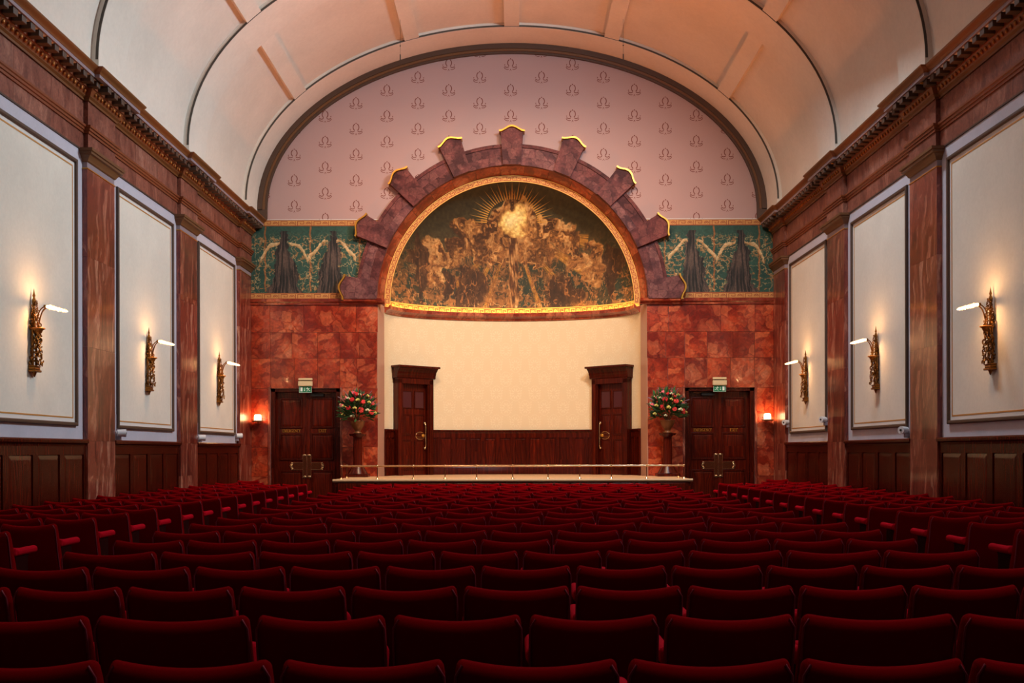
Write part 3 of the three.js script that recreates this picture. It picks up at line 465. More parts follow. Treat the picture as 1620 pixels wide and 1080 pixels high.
// ------------------------------------------------------------------ apse: wall, painted half dome, lit ledge, wainscot
{
  const a = structure('wall_apse', 'curved apse wall behind the stage with cream damask paper and wainscot', 'wall');
  mesh('wallpaper', sweepApse([[0, 0.5], [0, 5.0], [-0.12, 5.0], [-0.12, 0.5]], Math.PI, 0, 72), M.paper, a);
  mesh('cornice_ledge', sweepApse([[-0.05, 4.90], [0.03, 4.90], [0.05, 4.95], [0.12, 4.99], [0.15, 5.00], [0.155, 5.085], [0.135, 5.09], [0.13, 5.04], [-0.05, 5.04]], Math.PI - 0.02, 0.02, 72), M.breccia[0], a);
  // half dome
  const rows = [], R = 40, T = 64; for (let i = 0; i <= R; i++) { const psi = Math.PI / 2 * i / R, r = RA * Math.cos(psi); rows.push(Array.from({ length: T + 1 }, (_, j) => { const t = Math.PI * j / T; return V3(r * Math.cos(t), AC - 0.06 + (r + 0.06) * Math.sin(t), RZ - RC * Math.sin(psi)); })); }
  let dg = quadMesh(rows); const uv = new Float32Array(dg.attributes.position.count * 2); for (let i = 0; i < uv.length / 2; i++) { uv[i * 2] = dg.attributes.position.getX(i) / (2 * RA) + 0.5; uv[i * 2 + 1] = (dg.attributes.position.getY(i) - AC + 0.06) / (RA + 0.02); }
  dg.setAttribute('uv', new THREE.BufferAttribute(uv, 2)); dg = toCreasedNormals(dg, 0.6);
  const dm = mesh('painted_half_dome', dg, M.mural, a); dm.userData.label = 'dark gilded painting of a sunburst, clouds and vines';
  // gilt key border round the rim and along the foot
  { const n = 96, rw = [], r0 = RA - 0.15, r1 = RA - 0.005; for (let i = 0; i <= n; i++) { const t = Math.PI * i / n, c = Math.cos(t), q = Math.sin(t); rw.push([[r1, -0.03], [r1, 0.0], [r0, -0.02], [r0, -0.05]].map(([r, z]) => V3(r * c, AC + r * q, RZ + z))); } const g = quadMesh(rw, true), u = new Float32Array(g.attributes.position.count * 2); let k = 0; for (let i = 0; i < n; i++) for (let j = 0; j < 4; j++) for (const [ri, vi] of [[0, 0], [0, 1], [1, 1], [0, 0], [1, 1], [1, 0]]) { u[k * 2] = (i + ri) / n * 40; u[k * 2 + 1] = j === 1 ? 1 - vi : 0.02; k++; } g.setAttribute('uv', new THREE.BufferAttribute(u, 2)); mesh('rim_key_border', crease(g, 30), M.keyGold, a); }
  const foot = sweepApse([[0.012, 5.04], [0.016, 5.24]], Math.PI - 0.01, 0.01, 96, false), fu = foot.attributes.uv; for (let i = 0; i < fu.count; i++) fu.setXY(i, fu.getX(i) / 0.3, (fu.getY(i) - 5.06) / 0.18); mesh('foot_key_border', foot, M.keyGold, a);
  // wainscot
  mesh('wainscot_board', sweepApse([[0, 0.85], [0.02, 0.85], [0.02, 2.0], [0, 2.0]], Math.PI, 0, 72), M.wood[1], a);
  mesh('wainscot_cap', sweepApse([[0, 1.95], [0.04, 1.96], [0.05, 1.99], [0.075, 2.01], [0.075, 2.045], [0, 2.045]], Math.PI, 0, 72), M.wood[0], a);
  mesh('wainscot_top_rail', sweepApse([[0.01, 1.84], [0.04, 1.84], [0.04, 1.96], [0.01, 1.96]], Math.PI, 0, 72), M.wood[0], a);
  mesh('wainscot_skirting', sweepApse([[0.01, 0.85], [0.055, 0.85], [0.055, 1.07], [0.045, 1.09], [0.01, 1.09]], Math.PI, 0, 72), M.wood[0], a);
  const len = [0], ts = []; for (let i = 0; i <= 400; i++) { ts.push(Math.PI * (1 - i / 400)); if (i) { const p = planAt(ts[i]), q = planAt(ts[i - 1]); len.push(len[i - 1] + Math.hypot(p[0] - q[0], p[1] - q[1])); } }
  const total = len[400], tAt = (s) => { let i = 0; while (i < 399 && len[i + 1] < s) i++; return mix(ts[i], ts[i + 1], (s - len[i]) / (len[i + 1] - len[i])); };
  const NP = 20, pp = total / NP;
  for (let k = 0; k <= NP; k++) { const [x, z, nx, nz] = planAt(tAt(clamp(k * pp, 0.03, total - 0.03)), 0.025); const o = mesh('wainscot_stile', block(-0.055, 0.055, 1.07, 1.86, -0.02, 0.018), M.wood[k % 2], a); o.position.set(x, 0, z); o.rotation.y = Math.atan2(nx, nz); }
  for (let k = 0; k < NP; k++) { const [x, z, nx, nz] = planAt(tAt((k + 0.5) * pp), 0.028), w = pp / 2 - 0.075; const o = mesh('wainscot_panel', block(-w, w, 1.12, 1.81, -0.02, 0.004, true, 0.008), M.wood[k % 3], a); o.position.set(x, 0, z); o.rotation.y = Math.atan2(nx, nz); }
}
// strip lamps lying on the ledge under the painting
{
  const ls = thing('strip_lamp', 'warm glowing strip lamp hidden on the ledge under the painted half dome', 'lamp');
  const N = 14; for (let k = 0; k < N; k++) {
    const t0 = mix(Math.PI - 0.06, 0.06, (k + 0.04) / N), t1 = mix(Math.PI - 0.06, 0.06, (k + 0.96) / N), p0 = planAt(t0, 0.11), p1 = planAt(t1, 0.11), l = Math.hypot(p0[0] - p1[0], p0[1] - p1[1]), pm = planAt((t0 + t1) / 2, 0.10);
    mesh('glowing_segment', tube([[p0[0], 5.055, p0[1]], [(p0[0] + p1[0]) / 2, 5.055, (p0[1] + p1[1]) / 2], [p1[0], 5.055, p1[1]]], 0.009, 4, 6), M.strip, ls);
    const r = new THREE.RectAreaLight(new THREE.Color().setRGB(1.0, 0.60, 0.24), STRIP_NITS, l * 0.95, 0.03); r.position.set(pm[0], 5.075, pm[1]); r.lookAt(pm[0] - pm[2] * 0.35, 5.075 + 1, pm[1] - pm[3] * 0.35);
    r.rotateY(0); ls.add(r);
    // lookAt turns a light's +z to the target; the panel shines along -z, so turn it round
    r.rotateX(0);
  }
}

// ------------------------------------------------------------------ stage
{
  const s = structure('stage', 'low wooden concert platform in front of the arch', 'stage');
  mesh('platform', block(-3.86, 3.86, 0, STAGE_Y - 0.05, -24.69, -22.25), M.wood[1], s);
  mesh('apse_platform', sweepApse([[0.0, 0.3], [3.0, 0.3], [3.0, STAGE_Y - 0.05], [0, STAGE_Y - 0.05]], Math.PI, 0, 2, true), M.wood[1], s);
  const NB = 38; for (let k = 0; k < NB; k++) { const z1 = -22.28 - k * 0.12, z0 = z1 - 0.118, half = z1 > -24.69 ? 3.86 : (-RZ - 0.4 > -z1 ? 3.1 : RA * Math.sqrt(Math.max(0.02, 1 - ((z0 - RZ) / RC) ** 2 * (z0 < RZ ? 1 : 0)))); if (half < 0.5) break; const top = STAGE_Y; mesh('floor_board', block(-half, half, STAGE_Y - 0.05, top, z0, z1), M.stageBoards[k % 3], s); }
  mesh('nosing', rail2(3.91), M.stageWood, s);
  for (let k = 0; k < 9; k++) mesh('front_panel', block(-3.8 + k * 0.845, -3.8 + k * 0.845 + 0.8, 0.1, 0.8, -22.26, -22.22, true, 0.01), M.wood[k % 3], s);
}
function rail2(h) { const g = rail([[0, STAGE_Y - 0.06], [0.05, STAGE_Y - 0.06], [0.07, STAGE_Y - 0.03], [0.06, STAGE_Y + 0.002], [0, STAGE_Y + 0.002]], -h, h); g.rotateY(-Math.PI / 2); g.translate(0, 0, -22.28); return g; }

// ------------------------------------------------------------------ stage rail
{
  const r = thing('stage_rail', 'low polished brass rail on posts along the front edge of the stage', 'rail');
  const z = -22.42, zb = -23.2, x = 3.75, y = STAGE_Y + 0.285;
  const bar = new THREE.CylinderGeometry(0.019, 0.019, 2 * x, 10).rotateZ(Math.PI / 2).translate(0, y, z); mesh('rail_bar', bar, M.brass, r);
  for (const s of [-1, 1]) mesh('return_bar', new THREE.CylinderGeometry(0.016, 0.016, z - zb, 10).rotateX(Math.PI / 2).translate(s * x, y, (z + zb) / 2), M.brass, r);
  const post = merge([new THREE.CylinderGeometry(0.011, 0.011, 0.26, 8).translate(0, 0.14, 0)]), knob = new THREE.SphereGeometry(0.03, 10, 8), foot = new THREE.CylinderGeometry(0.018, 0.04, 0.035, 10).translate(0, 0.018, 0);
  const at = [[-271], [-214], [-157], [-107], [-57], [0], [56], [106], [156], [212], [271]].map(([p]) => [p * 22.42 / 1620, z]); for (const s of [-1, 1]) at.push([s * x, -23.15]);
  for (const [px, pz] of at) { const p = mesh('post', post, M.brassDark, r); p.position.set(px, STAGE_Y, pz); const k = mesh('knob', knob, M.brass, p); k.position.y = 0.285; mesh('foot', foot, M.brass, p); }
}

// ------------------------------------------------------------------ doors
const font = await new FontLoader().loadAsync('fonts/droid/droid_serif_regular.typeface.json');
function letters(text, size, w) { const g = new TextGeometry(text, { font, size, depth: 0.004, curveSegments: 3 }); g.computeBoundingBox(); const b = g.boundingBox, k = w / (b.max.x - b.min.x); g.translate(-(b.min.x + b.max.x) / 2, 0, 0); g.scale(k, 1, 1); return g; }
function raised(x0, x1, y0, y1, z, d, e) { const rows = [[z, 0], [z + d * 0.4, 0.004], [z + d, e]].map(([zz, i]) => [V3(x0 + i, y0 + i, zz), V3(x1 - i, y0 + i, zz), V3(x1 - i, y1 - i, zz), V3(x0 + i, y1 - i, zz)]); return crease(boxUV(quadMesh(rows, true, true), ...uvOff()), 12); }
function flatFrame(x0, x1, y0, y1, t, z0, z1) { const s = shapeOf([[x0, y0], [x1, y0], [x1, y1], [x0, y1]]), q = new THREE.Path(); q.moveTo(x0 + t, y0 + t); q.lineTo(x0 + t, y1 - t); q.lineTo(x1 - t, y1 - t); q.lineTo(x1 - t, y0 + t); q.closePath(); s.holes.push(q); const b = Math.min(0.008, t * 0.3); return crease(new THREE.ExtrudeGeometry(s, { depth: z1 - z0 - b, bevelEnabled: true, bevelThickness: b, bevelSize: b, bevelOffset: -b, bevelSegments: 2 }).translate(0, 0, z0), 40); }
for (const s of [-1, 1]) {
  const d = structure(s < 0 ? 'door_1' : 'door_2', s < 0 ? 'mahogany emergency exit double door on the house-left of the stage' : 'mahogany emergency exit double door on the house-right of the stage', 'door');
  d.position.set(s * 5.0, 0, -24.95);
  const wd = 0.84, hd = 3.02;                                 // half width, height of the opening
  mesh('door_jamb', block(-wd, -wd + 0.1, 0, hd, -0.1, 0.2), M.wood[1], d); mesh('door_jamb', block(wd - 0.1, wd, 0, hd, -0.1, 0.2), M.wood[1], d); mesh('door_head', block(-wd, wd, hd - 0.08, hd, -0.1, 0.2), M.wood[1], d);
  for (const k of [-1, 1]) mesh('stone_architrave', block(k * wd, k * (wd + 0.055), 0, hd + 0.03, 0.2, 0.27, true, 0.01), M.streak[0], d);
  for (const k of [-1, 1]) {
    const L = mesh('door_leaf', block(k * 0.004, k * (wd - 0.1), 0.01, hd - 0.08, 0, 0.05), M.wood[k < 0 ? 0 : 2], d), x0 = k < 0 ? -(wd - 0.1) + 0.1 : 0.115, x1 = k < 0 ? -0.115 : wd - 0.2;
    for (const [y0, y1] of [[2.08, 2.78], [1.30, 1.92], [0.15, 1.02]]) { mesh('panel_moulding', flatFrame(x0 - 0.02, x1 + 0.02, y0 - 0.02, y1 + 0.02, 0.045, 0.05, 0.068), M.wood[1], L); mesh('door_panel', raised(x0 + 0.03, x1 - 0.03, y0 + 0.03, y1 - 0.03, 0.05, 0.012, 0.05), M.wood[(k + 1) % 3], L); }
    const tx = mesh('gilt_lettering', letters(k < 0 ? 'EMERGENCY' : 'EXIT', 0.07, k < 0 ? 0.44 : 0.19), M.gilt, L); tx.position.set((x0 + x1) / 2, 1.965, 0.051);
    // push plates: an upright by the meeting edge and a round-ended arm
    mesh('push_plate', block(k * 0.008, k * 0.10, 0.86, 1.42, 0.05, 0.062, true, 0.004), M.brassDark, L);
    const arm = new THREE.Shape(); arm.moveTo(k * 0.1, 1.05); arm.lineTo(k * 0.33, 1.05); arm.absarc(k * 0.33, 1.14, 0.09, k > 0 ? -Math.PI / 2 : -Math.PI / 2, Math.PI / 2, k < 0); arm.lineTo(k * 0.1, 1.23); arm.closePath();
    mesh('push_plate', crease(new THREE.ExtrudeGeometry(arm, { depth: 0.01, bevelEnabled: true, bevelThickness: 0.004, bevelSize: 0.004, bevelSegments: 1 }).translate(0, 0, 0.05), 30), M.brassDark, L);
    mesh('plate_edge', flatFrame(...(k < 0 ? [-0.105, -0.004] : [0.004, 0.105]), 0.86, 1.42, 0.009, 0.05, 0.07), M.brass, L);
    for (const y of [0.88, 1.40]) mesh('plate_boss', new THREE.SphereGeometry(0.04, 10, 6).scale(1, 0.8, 0.35).translate(k * 0.054, y, 0.066), M.brass, L);
    for (let j = -2; j <= 2; j++) mesh('scallop', new THREE.SphereGeometry(0.024, 8, 6).scale(1.5, 0.7, 0.5).rotateZ(k * j * 0.25).translate(k * (0.385 - Math.abs(j) * 0.012), 1.14 + j * 0.037, 0.066), M.brass, L);
    for (const y of [1.055, 1.225]) mesh('plate_edge', block(k * 0.1, k * 0.36, y - 0.005, y + 0.005, 0.062, 0.07), M.brass, L);
  }
  mesh('meeting_bead', block(-0.014, 0.014, 0.01, hd - 0.08, 0.05, 0.066, true, 0.004), M.wood[2], d);
  mesh('door_closer', block(-s * 0.10, -s * 0.42, 2.83, 2.91, 0.05, 0.13, true, 0.01), M.black, d); mesh('door_closer_arm', block(-s * 0.15, -s * 0.6, 2.90, 2.915, 0.09, 0.11), M.brassDark, d);
  // exit sign over the opening
  const e = thing('exit_sign', s < 0 ? 'green and white exit sign with figure running towards a doorway, on the house-left' : 'green and white exit sign with figure running towards a doorway, on the house-right', 'sign', [s * 5.0 - s * 0.02, 2.85, -WALL + 0.02]);
  mesh('housing', block(-0.165, 0.165, 0.22, 0.335, 0, 0.11, true, 0.008), M.ivory, e); mesh('top_bracket', block(-0.165, 0.165, 0.36, 0.41, 0, 0.08, true, 0.01), M.ivory, e);
  mesh('dark_bracket_gap', block(-0.12, 0.12, 0.33, 0.37, 0, 0.05), M.black, e);  // black block put in for the dark gap between housing and bracket
  const face = new THREE.BoxGeometry(0.30, 0.155, 0.012).translate(0, 0.14, 0.06); mesh('sign_face', face, std({ map: signTex(s > 0), roughness: 0.4 }), e);
}
// stage doors set across the curve of the apse
for (const s of [-1, 1]) {
  const d = structure(s < 0 ? 'door_3' : 'door_4', s < 0 ? 'dark wooden artists door with cornice in the apse, house-left' : 'dark wooden artists door with cornice in the apse, house-right', 'door');
  d.position.set(s * (2.545 - 0.073), STAGE_Y, -25.965 + 0.083); d.rotation.y = -s * 0.73;
  const hw = 0.555;
  for (const k of [-1, 1]) { mesh('door_casing', block(k * hw, k * (hw - 0.13), 0, 2.42, -0.16, 0.06, true, 0.01), M.wood[k < 0 ? 0 : 1], d); mesh('casing_bead', block(k * (hw - 0.13), k * (hw - 0.17), 0, 2.36, -0.14, 0.03), M.wood[1], d); }
  mesh('door_casing_head', block(-hw, hw, 2.30, 2.44, -0.16, 0.06, true, 0.01), M.wood[0], d);
  const cor = rail([[-0.16, 2.44], [0.06, 2.44], [0.085, 2.46], [0.09, 2.52], [0.11, 2.55], [0.115, 2.59], [0.17, 2.66], [0.20, 2.69], [0.20, 2.735], [-0.16, 2.735]], -0.60, 0.60); cor.rotateY(-Math.PI / 2); mesh('door_cornice', cor, M.wood[1], d);
  mesh('cornice_cap', block(-0.645, 0.645, 2.70, 2.75, -0.16, 0.235, true, 0.01), M.wood[0], d);
  const L = mesh('door_leaf', block(-0.41, 0.41, 0.005, 2.31, -0.12, -0.07), M.wood[2], d);
  for (const k of [-1, 1]) {
    const x0 = k < 0 ? -0.33 : 0.05, x1 = k < 0 ? -0.05 : 0.33;
    mesh('glazed_panel', block(x0, x1, 1.70, 2.12, -0.07, -0.064), M.glassPinkReflection, L); mesh('panel_moulding', flatFrame(x0 - 0.02, x1 + 0.02, 1.68, 2.14, 0.03, -0.07, -0.05), M.wood[1], L);
    for (const [y0, y1] of [[1.02, 1.52], [0.15, 0.88]]) { mesh('panel_moulding', flatFrame(x0 - 0.02, x1 + 0.02, y0 - 0.02, y1 + 0.02, 0.03, -0.07, -0.054), M.wood[1], L); mesh('door_panel', raised(x0 + 0.02, x1 - 0.02, y0 + 0.02, y1 - 0.02, -0.07, 0.01, 0.04), M.wood[(k + 1) % 3], L); }
  }
  const hx = -s * 0.34; mesh('pull_handle', tube([[hx, 0.66, -0.06], [hx, 0.7, -0.01], [hx, 0.98, 0.0], [hx, 1.3, -0.01], [hx, 1.34, -0.06]], 0.016, 18, 8), M.brass, L);
  for (const y of [0.68, 1.32]) mesh('handle_boss', new THREE.SphereGeometry(0.035, 10, 8).translate(hx, y, -0.035), M.brass, L);
  const pl = new THREE.Shape(); pl.absellipse(hx + s * 0.12, 1.0, 0.15, 0.10, 0, Math.PI * 2); mesh('push_plate', new THREE.ExtrudeGeometry(pl, { depth: 0.008, bevelEnabled: false, curveSegments: 20 }).translate(0, 0, -0.07), M.brassDark, L);
  mesh('plate_edge', new THREE.TorusGeometry(0.1, 0.008, 6, 28).scale(1.45, 0.97, 1).translate(hx + s * 0.12, 1.0, -0.062), M.brass, L);
  mesh('lock_boss', new THREE.SphereGeometry(0.045, 10, 8).scale(1.2, 1, 0.7).translate(hx + s * 0.04, 1.0, -0.045), M.gilt, L);
}

// ------------------------------------------------------------------ wall lamps beside the emergency exits
for (const s of [-1, 1]) {
  const o = thing('wall_lamp', `small wall lamp with glowing white shade on marble beside the ${s < 0 ? 'house-left' : 'house-right'} exit`, 'lamp', [s * 6.10, 2.3, -WALL + 0.005]);
  mesh('backplate', new THREE.CylinderGeometry(0.06, 0.06, 0.015, 16).rotateX(Math.PI / 2).translate(0, -0.02, 0.008), M.bronze, o);
  mesh('arm', tube([[0, -0.02, 0.01], [0, -0.08, 0.08], [0, -0.11, 0.15], [0, -0.085, 0.17]], 0.012, 12, 6), M.bronze, o);
  mesh('saucer', new THREE.LatheGeometry([[0, -0.1], [0.05, -0.1], [0.10, -0.085], [0.14, -0.07], [0.145, -0.06], [0.10, -0.07], [0, -0.08]].map(([x, y]) => new THREE.Vector2(x, y)), 24).translate(0, 0, 0.18), M.ivory, o);
  mesh('glowing_shade', new THREE.LatheGeometry([[0.05, -0.065], [0.085, -0.06], [0.088, 0.02], [0.08, 0.07], [0.055, 0.085], [0, 0.088]].map(([x, y]) => new THREE.Vector2(x, y)), 24).translate(0, 0, 0.18), M.lampShade, o);
  mesh('finial', new THREE.SphereGeometry(0.016, 8, 6).translate(0, 0.10, 0.18), M.bronze, o); mesh('side_knob', new THREE.SphereGeometry(0.028, 8, 6).translate(-s * -0.13, -0.075, 0.10), M.bronze, o);
  const p = new THREE.PointLight(WARM, DOOR_LAMP, 0, 2); p.position.set(0, 0.01, 0.18); p.shadow.radius = 3; p.castShadow = true; o.add(p);
}

// ------------------------------------------------------------------ gilt sconces
function makeSconce() {
  const o = new THREE.Group(); const r = rng(55);
  const B = [[0, 2.485], [0.012, 2.5], [0.02, 2.53], [0.05, 2.545]];
  mesh('drop_finial', new THREE.LatheGeometry([[0, 2.485], [0.010, 2.50], [0.018, 2.525], [0.03, 2.55], [0.03, 2.56]].map(([x, y]) => new THREE.Vector2(x, y)), 10).translate(0.045, 0, 0), M.bronze, o);
  const base = [block(0, 0.10, 2.555, 2.585, -0.095, 0.095, true, 0.01), block(0, 0.085, 2.585, 2.625, -0.085, 0.085, true, 0.01), block(0, 0.095, 2.625, 2.64, -0.09, 0.09, true, 0.006)]; mesh('base_block', merge(base), M.bronze, o);
  // pierced lower shaft: side rods with leaf scrolls between them
  for (const s of [-1, 1]) mesh('side_rod', new THREE.CylinderGeometry(0.012, 0.017, 0.48, 8).translate(0.045, 2.88, s * 0.052), M.bronze, o);
  const scroll = (x, y, z, q, rot) => new THREE.TorusGeometry(q, q * 0.34, 5, 10, 4.8).rotateZ(rot).rotateY(Math.PI / 2 + (r() - 0.5) * 0.6).translate(x, y, z);
  const lower = []; for (let k = 0; k < 46; k++) { const t = k / 45, an = k * 2.4, y = 2.66 + t * 0.42, w = 0.078 * (1 - 0.42 * t); lower.push(scroll(0.07 + w * 0.9 * Math.cos(an), y, w * Math.sin(an), 0.022 + 0.012 * r(), r() * 6)); } for (let k = 0; k < 18; k++) lower.push(new THREE.SphereGeometry(0.012 + r() * 0.008, 6, 5).translate(0.055 + r() * 0.02, 2.66 + r() * 0.4, (r() - 0.5) * 0.12));
  const lm = mesh('leaf_scrollwork', merge(lower), M.bronze, o); lm.userData.kind = 'stuff';
  mesh('collar', new THREE.LatheGeometry([[0.02, 3.05], [0.05, 3.08], [0.06, 3.11], [0.085, 3.125], [0.085, 3.14], [0.03, 3.145]].map(([x, y]) => new THREE.Vector2(x, y)), 16).scale(1.15, 1, 0.95).translate(0.085, 0, 0), M.giltDull, o);
  const upper = []; for (let k = 0; k < 44; k++) { const t = k / 43, an = k * 2.4, y = 3.14 + t * 0.36, w = 0.062 * (1 - 0.66 * t); upper.push(scroll(0.055 + w * Math.cos(an), y, w * Math.sin(an), (0.028 - 0.013 * t), r() * 6)); } mesh('leaf_spire', merge(upper), M.bronze, o).userData.kind = 'stuff';
  mesh('spire_core', new THREE.LatheGeometry([[0.022, 3.1], [0.02, 3.3], [0.014, 3.42], [0.026, 3.47], [0.028, 3.50], [0.012, 3.545], [0.020, 3.565], [0.010, 3.60], [0.0, 3.67]].map(([x, y]) => new THREE.Vector2(x, y)), 10).translate(0.04, 0, 0), M.bronze, o);
  for (const [i, z] of [-0.042, 0, 0.042].entries()) {
    const dx = i === 1 ? 0.0 : -0.02;
    mesh('curved_arm', tube([[0.10, 3.13, z * 0.5], [0.115 + dx, 3.24, z * 0.7], [0.16 + dx, 3.37, z], [0.215 + dx, 3.415, z], [0.26 + dx, 3.412, z]], 0.0085, 16, 6), M.bronze, o);
    mesh('socket', new THREE.CylinderGeometry(0.022, 0.017, 0.045, 10).rotateZ(Math.PI / 2 - 0.15).translate(0.235 + dx, 3.418, z), M.bronze, o);
    const sh = new THREE.LatheGeometry([[0, -0.125], [0.019, -0.12], [0.021, -0.06], [0.019, 0.03], [0.013, 0.11], [0, 0.135]].map(([x, y]) => new THREE.Vector2(x, y)), 12).rotateZ(-Math.PI / 2 - 0.24).translate(0.36 + dx, 3.39, z); mesh('glowing_shade', sh, M.glow, o);
    const beads = []; for (let q = 0; q < 26; q++) { const t = q / 25, an = q * 2.4 + i, rr = 0.026 - 0.01 * t; beads.push(new THREE.IcosahedronGeometry(0.007 + 0.003 * r(), 0).translate(rr * Math.cos(an), -0.11 + 0.22 * t, rr * Math.sin(an))); } mesh('glowing_crystal_fringe', merge(beads).rotateZ(-Math.PI / 2 - 0.24).translate(0.36 + dx, 3.39, z), M.glowCrystal, o).userData.kind = 'stuff';
  }
  return o;
}
const sconceProto = makeSconce();
const ORD = ['first', 'second', 'third', 'fourth', 'fifth', 'sixth', 'seventh', 'eighth', 'ninth', 'tenth', 'eleventh', 'twelfth', 'thirteenth', 'fourteenth', 'fifteenth', 'sixteenth', 'seventeenth', 'eighteenth', 'nineteenth', 'twentieth', 'twenty-first', 'twenty-second', 'twenty-third', 'twenty-fourth'];
for (const s of [-1, 1]) [22.11, 17.83, 13.55].forEach((d, i) => {
  const o = sconceProto.clone(); o.name = numbered('wall_sconce'); scene.add(o); o.position.set(s * (XW - 0.006), 0, -d); o.rotation.y = s < 0 ? 0 : Math.PI;
  o.userData = { label: `ornate gilt bronze sconce with glowing shades on ${s < 0 ? 'house-left' : 'house-right'} wall, ${ORD[i]} from the stage`, category: 'sconce', group: 'gilt wall sconces' };
  const p = new THREE.PointLight(WARM, SCONCE_POINT, 0, 2); p.position.set(0.36, 3.39, 0); p.shadow.radius = 1.5; p.castShadow = true; o.add(p);
  const u = new THREE.SpotLight(EMBER, SCONCE_UP, 0, 0.70, 0.9, 2); u.position.set(0.36, 3.395, 0); u.target.position.set(0.36 + 0.58, 3.4 + 1, 0); u.shadow.radius = 4; u.castShadow = true; o.add(u, u.target);  // unseen up-light at each sconce, placed to light the crown orange
});

// ------------------------------------------------------------------ unseen floodlights over the seats, placed to light the stage and end wall
for (const s of [-1, 1]) for (const k of [0, 1]) {
  const pos = [s * (1.15 + k * 0.5), 10.7, -18.1 + k * 0.05];
  const o = thing('unseen_stage_floodlight', `unseen stage floodlight hung under the vault, ${s < 0 ? 'house-left' : 'house-right'} ${k ? 'outer' : 'inner'} one of a pair`, 'floodlight', pos);
  const dir = V3(s * (k ? 2.6 : 0.4) - pos[0], (k ? 3.0 : 1.6) - pos[1], -25.2 - pos[2]).normalize();
  const h = new THREE.CylinderGeometry(0.11, 0.13, 0.3, 16, 1, true).rotateX(Math.PI / 2), q = new THREE.Quaternion().setFromUnitVectors(V3(0, 0, -1), dir); h.applyQuaternion(q); mesh('can', h, M.black, o);
  mesh('glowing_lens', new THREE.CircleGeometry(0.1, 20).rotateY(Math.PI).applyQuaternion(q).translate(...dir.clone().multiplyScalar(0.1).toArray()), M.flood, o);
  mesh('hanger', block(-0.015, 0.015, 0.08, 0.62, -0.015, 0.015), M.black, o);
  const l = new THREE.SpotLight(STAGE, STAGE_CD, 0, 0.88, 0.78, 2); l.position.copy(dir.clone().multiplyScalar(0.14)); l.target.position.copy(dir.clone().multiplyScalar(3)); l.castShadow = true; l.shadow.radius = 4; o.add(l, l.target);
}

// ------------------------------------------------------------------ hanging microphones
for (const s of [-1, 1]) {
  const o = thing('hanging_microphone', `tiny black microphone hung on a wire from the vault, ${s < 0 ? 'house-left' : 'house-right'}`, 'microphone', [s * 2.45, 10.15, -22.5]);
  mesh('wire', new THREE.CylinderGeometry(0.003, 0.003, 0.95, 5).translate(0, 0.5, 0), M.black, o); mesh('capsule', new THREE.CylinderGeometry(0.012, 0.012, 0.12, 8), M.black, o); mesh('clip', new THREE.SphereGeometry(0.014, 6, 5).translate(0, 0.25, 0), M.black, o);
}

// ------------------------------------------------------------------ small wall cameras beside the pilasters
for (const [s, d, y, k] of [[-1, 16.46, 1.80, 1], [-1, 20.72, 1.78, 1], [-1, 23.55, 1.86, -1], [1, 16.46, 1.82, 1], [1, 20.72, 2.12, 1], [1, 23.55, 2.14, -1]]) {
  const o = thing('wall_camera', `small white ${y > 2 ? 'box' : 'round'} camera on the ${s < 0 ? 'house-left' : 'house-right'} wall by the ${d > 23 ? 'pilaster next to the exit' : d > 20 ? 'second pilaster from the stage' : 'third pilaster from the stage'}`, 'camera', [s * XW, y, -d], s < 0 ? 0 : Math.PI);
  mesh('bracket', block(0, 0.08, -0.12, -0.05, -0.03, 0.03, true, 0.008), M.fascia, o); mesh('body', new THREE.CylinderGeometry(0.062, 0.055, 0.13, 16).rotateZ(-Math.PI / 2).rotateY(0.5).translate(0.09, 0, 0), M.camWhite, o);
  mesh('lens', new THREE.CylinderGeometry(0.018, 0.018, 0.02, 10).rotateZ(-Math.PI / 2).rotateY(0.5).translate(0.148, 0, -0.033), M.black, o); mesh('cable', block(0, 0.01, 0.04, 0.3, -0.006, 0.006), M.fascia, o);
}

// ------------------------------------------------------------------ flowers on pedestals
const bloomGeo = (() => { const a = []; const r = rng(77); for (let ring = 0; ring < 3; ring++) for (let k = 0; k < 5 + ring; k++) { const t = k / (5 + ring) * 6.283 + ring * 0.5, rr = 0.012 + ring * 0.016; const g = new THREE.SphereGeometry(0.024 + ring * 0.005, 6, 4).scale(0.45, 1, 1).rotateZ(0.5 - ring * 0.3).translate(rr, ring * -0.008, 0).rotateY(t); a.push(g); } a.push(new THREE.SphereGeometry(0.02, 6, 5)); return merge(a); })();
const clusterGeo = (() => { const a = [], r = rng(78); for (let k = 0; k < 9; k++) a.push(new THREE.IcosahedronGeometry(0.02 + r() * 0.008, 1).translate((r() - 0.5) * 0.09, (r() - 0.5) * 0.05, (r() - 0.5) * 0.09)); return merge(a); })();
const FL = { coral: std({ color: 0xe0403c, roughness: 0.7 }), pink: std({ color: 0xe8707a, roughness: 0.7 }), red: std({ color: 0xc01820, roughness: 0.7 }), yellow: std({ color: 0xd8cc6a, roughness: 0.7 }), cream: std({ color: 0xd2cfa6, roughness: 0.7 }), leaf: std({ color: 0x2f5a26, roughness: 0.6 }), leafDark: std({ color: 0x1c3a1c, roughness: 0.6 }), sprig: std({ color: 0x8a7486, roughness: 0.7 }) };
function leafGeo(l, w) { const rows = []; for (let i = 0; i <= 4; i++) { const t = i / 4, h = Math.sin(Math.min(1, t * 1.05 + 0.05) * Math.PI) * w; rows.push([V3(-h, t * l, -0.02 * t * t), V3(0, t * l, 0.25 * h - 0.02 * t * t), V3(h, t * l, -0.02 * t * t)]); } return quadMesh(rows); }
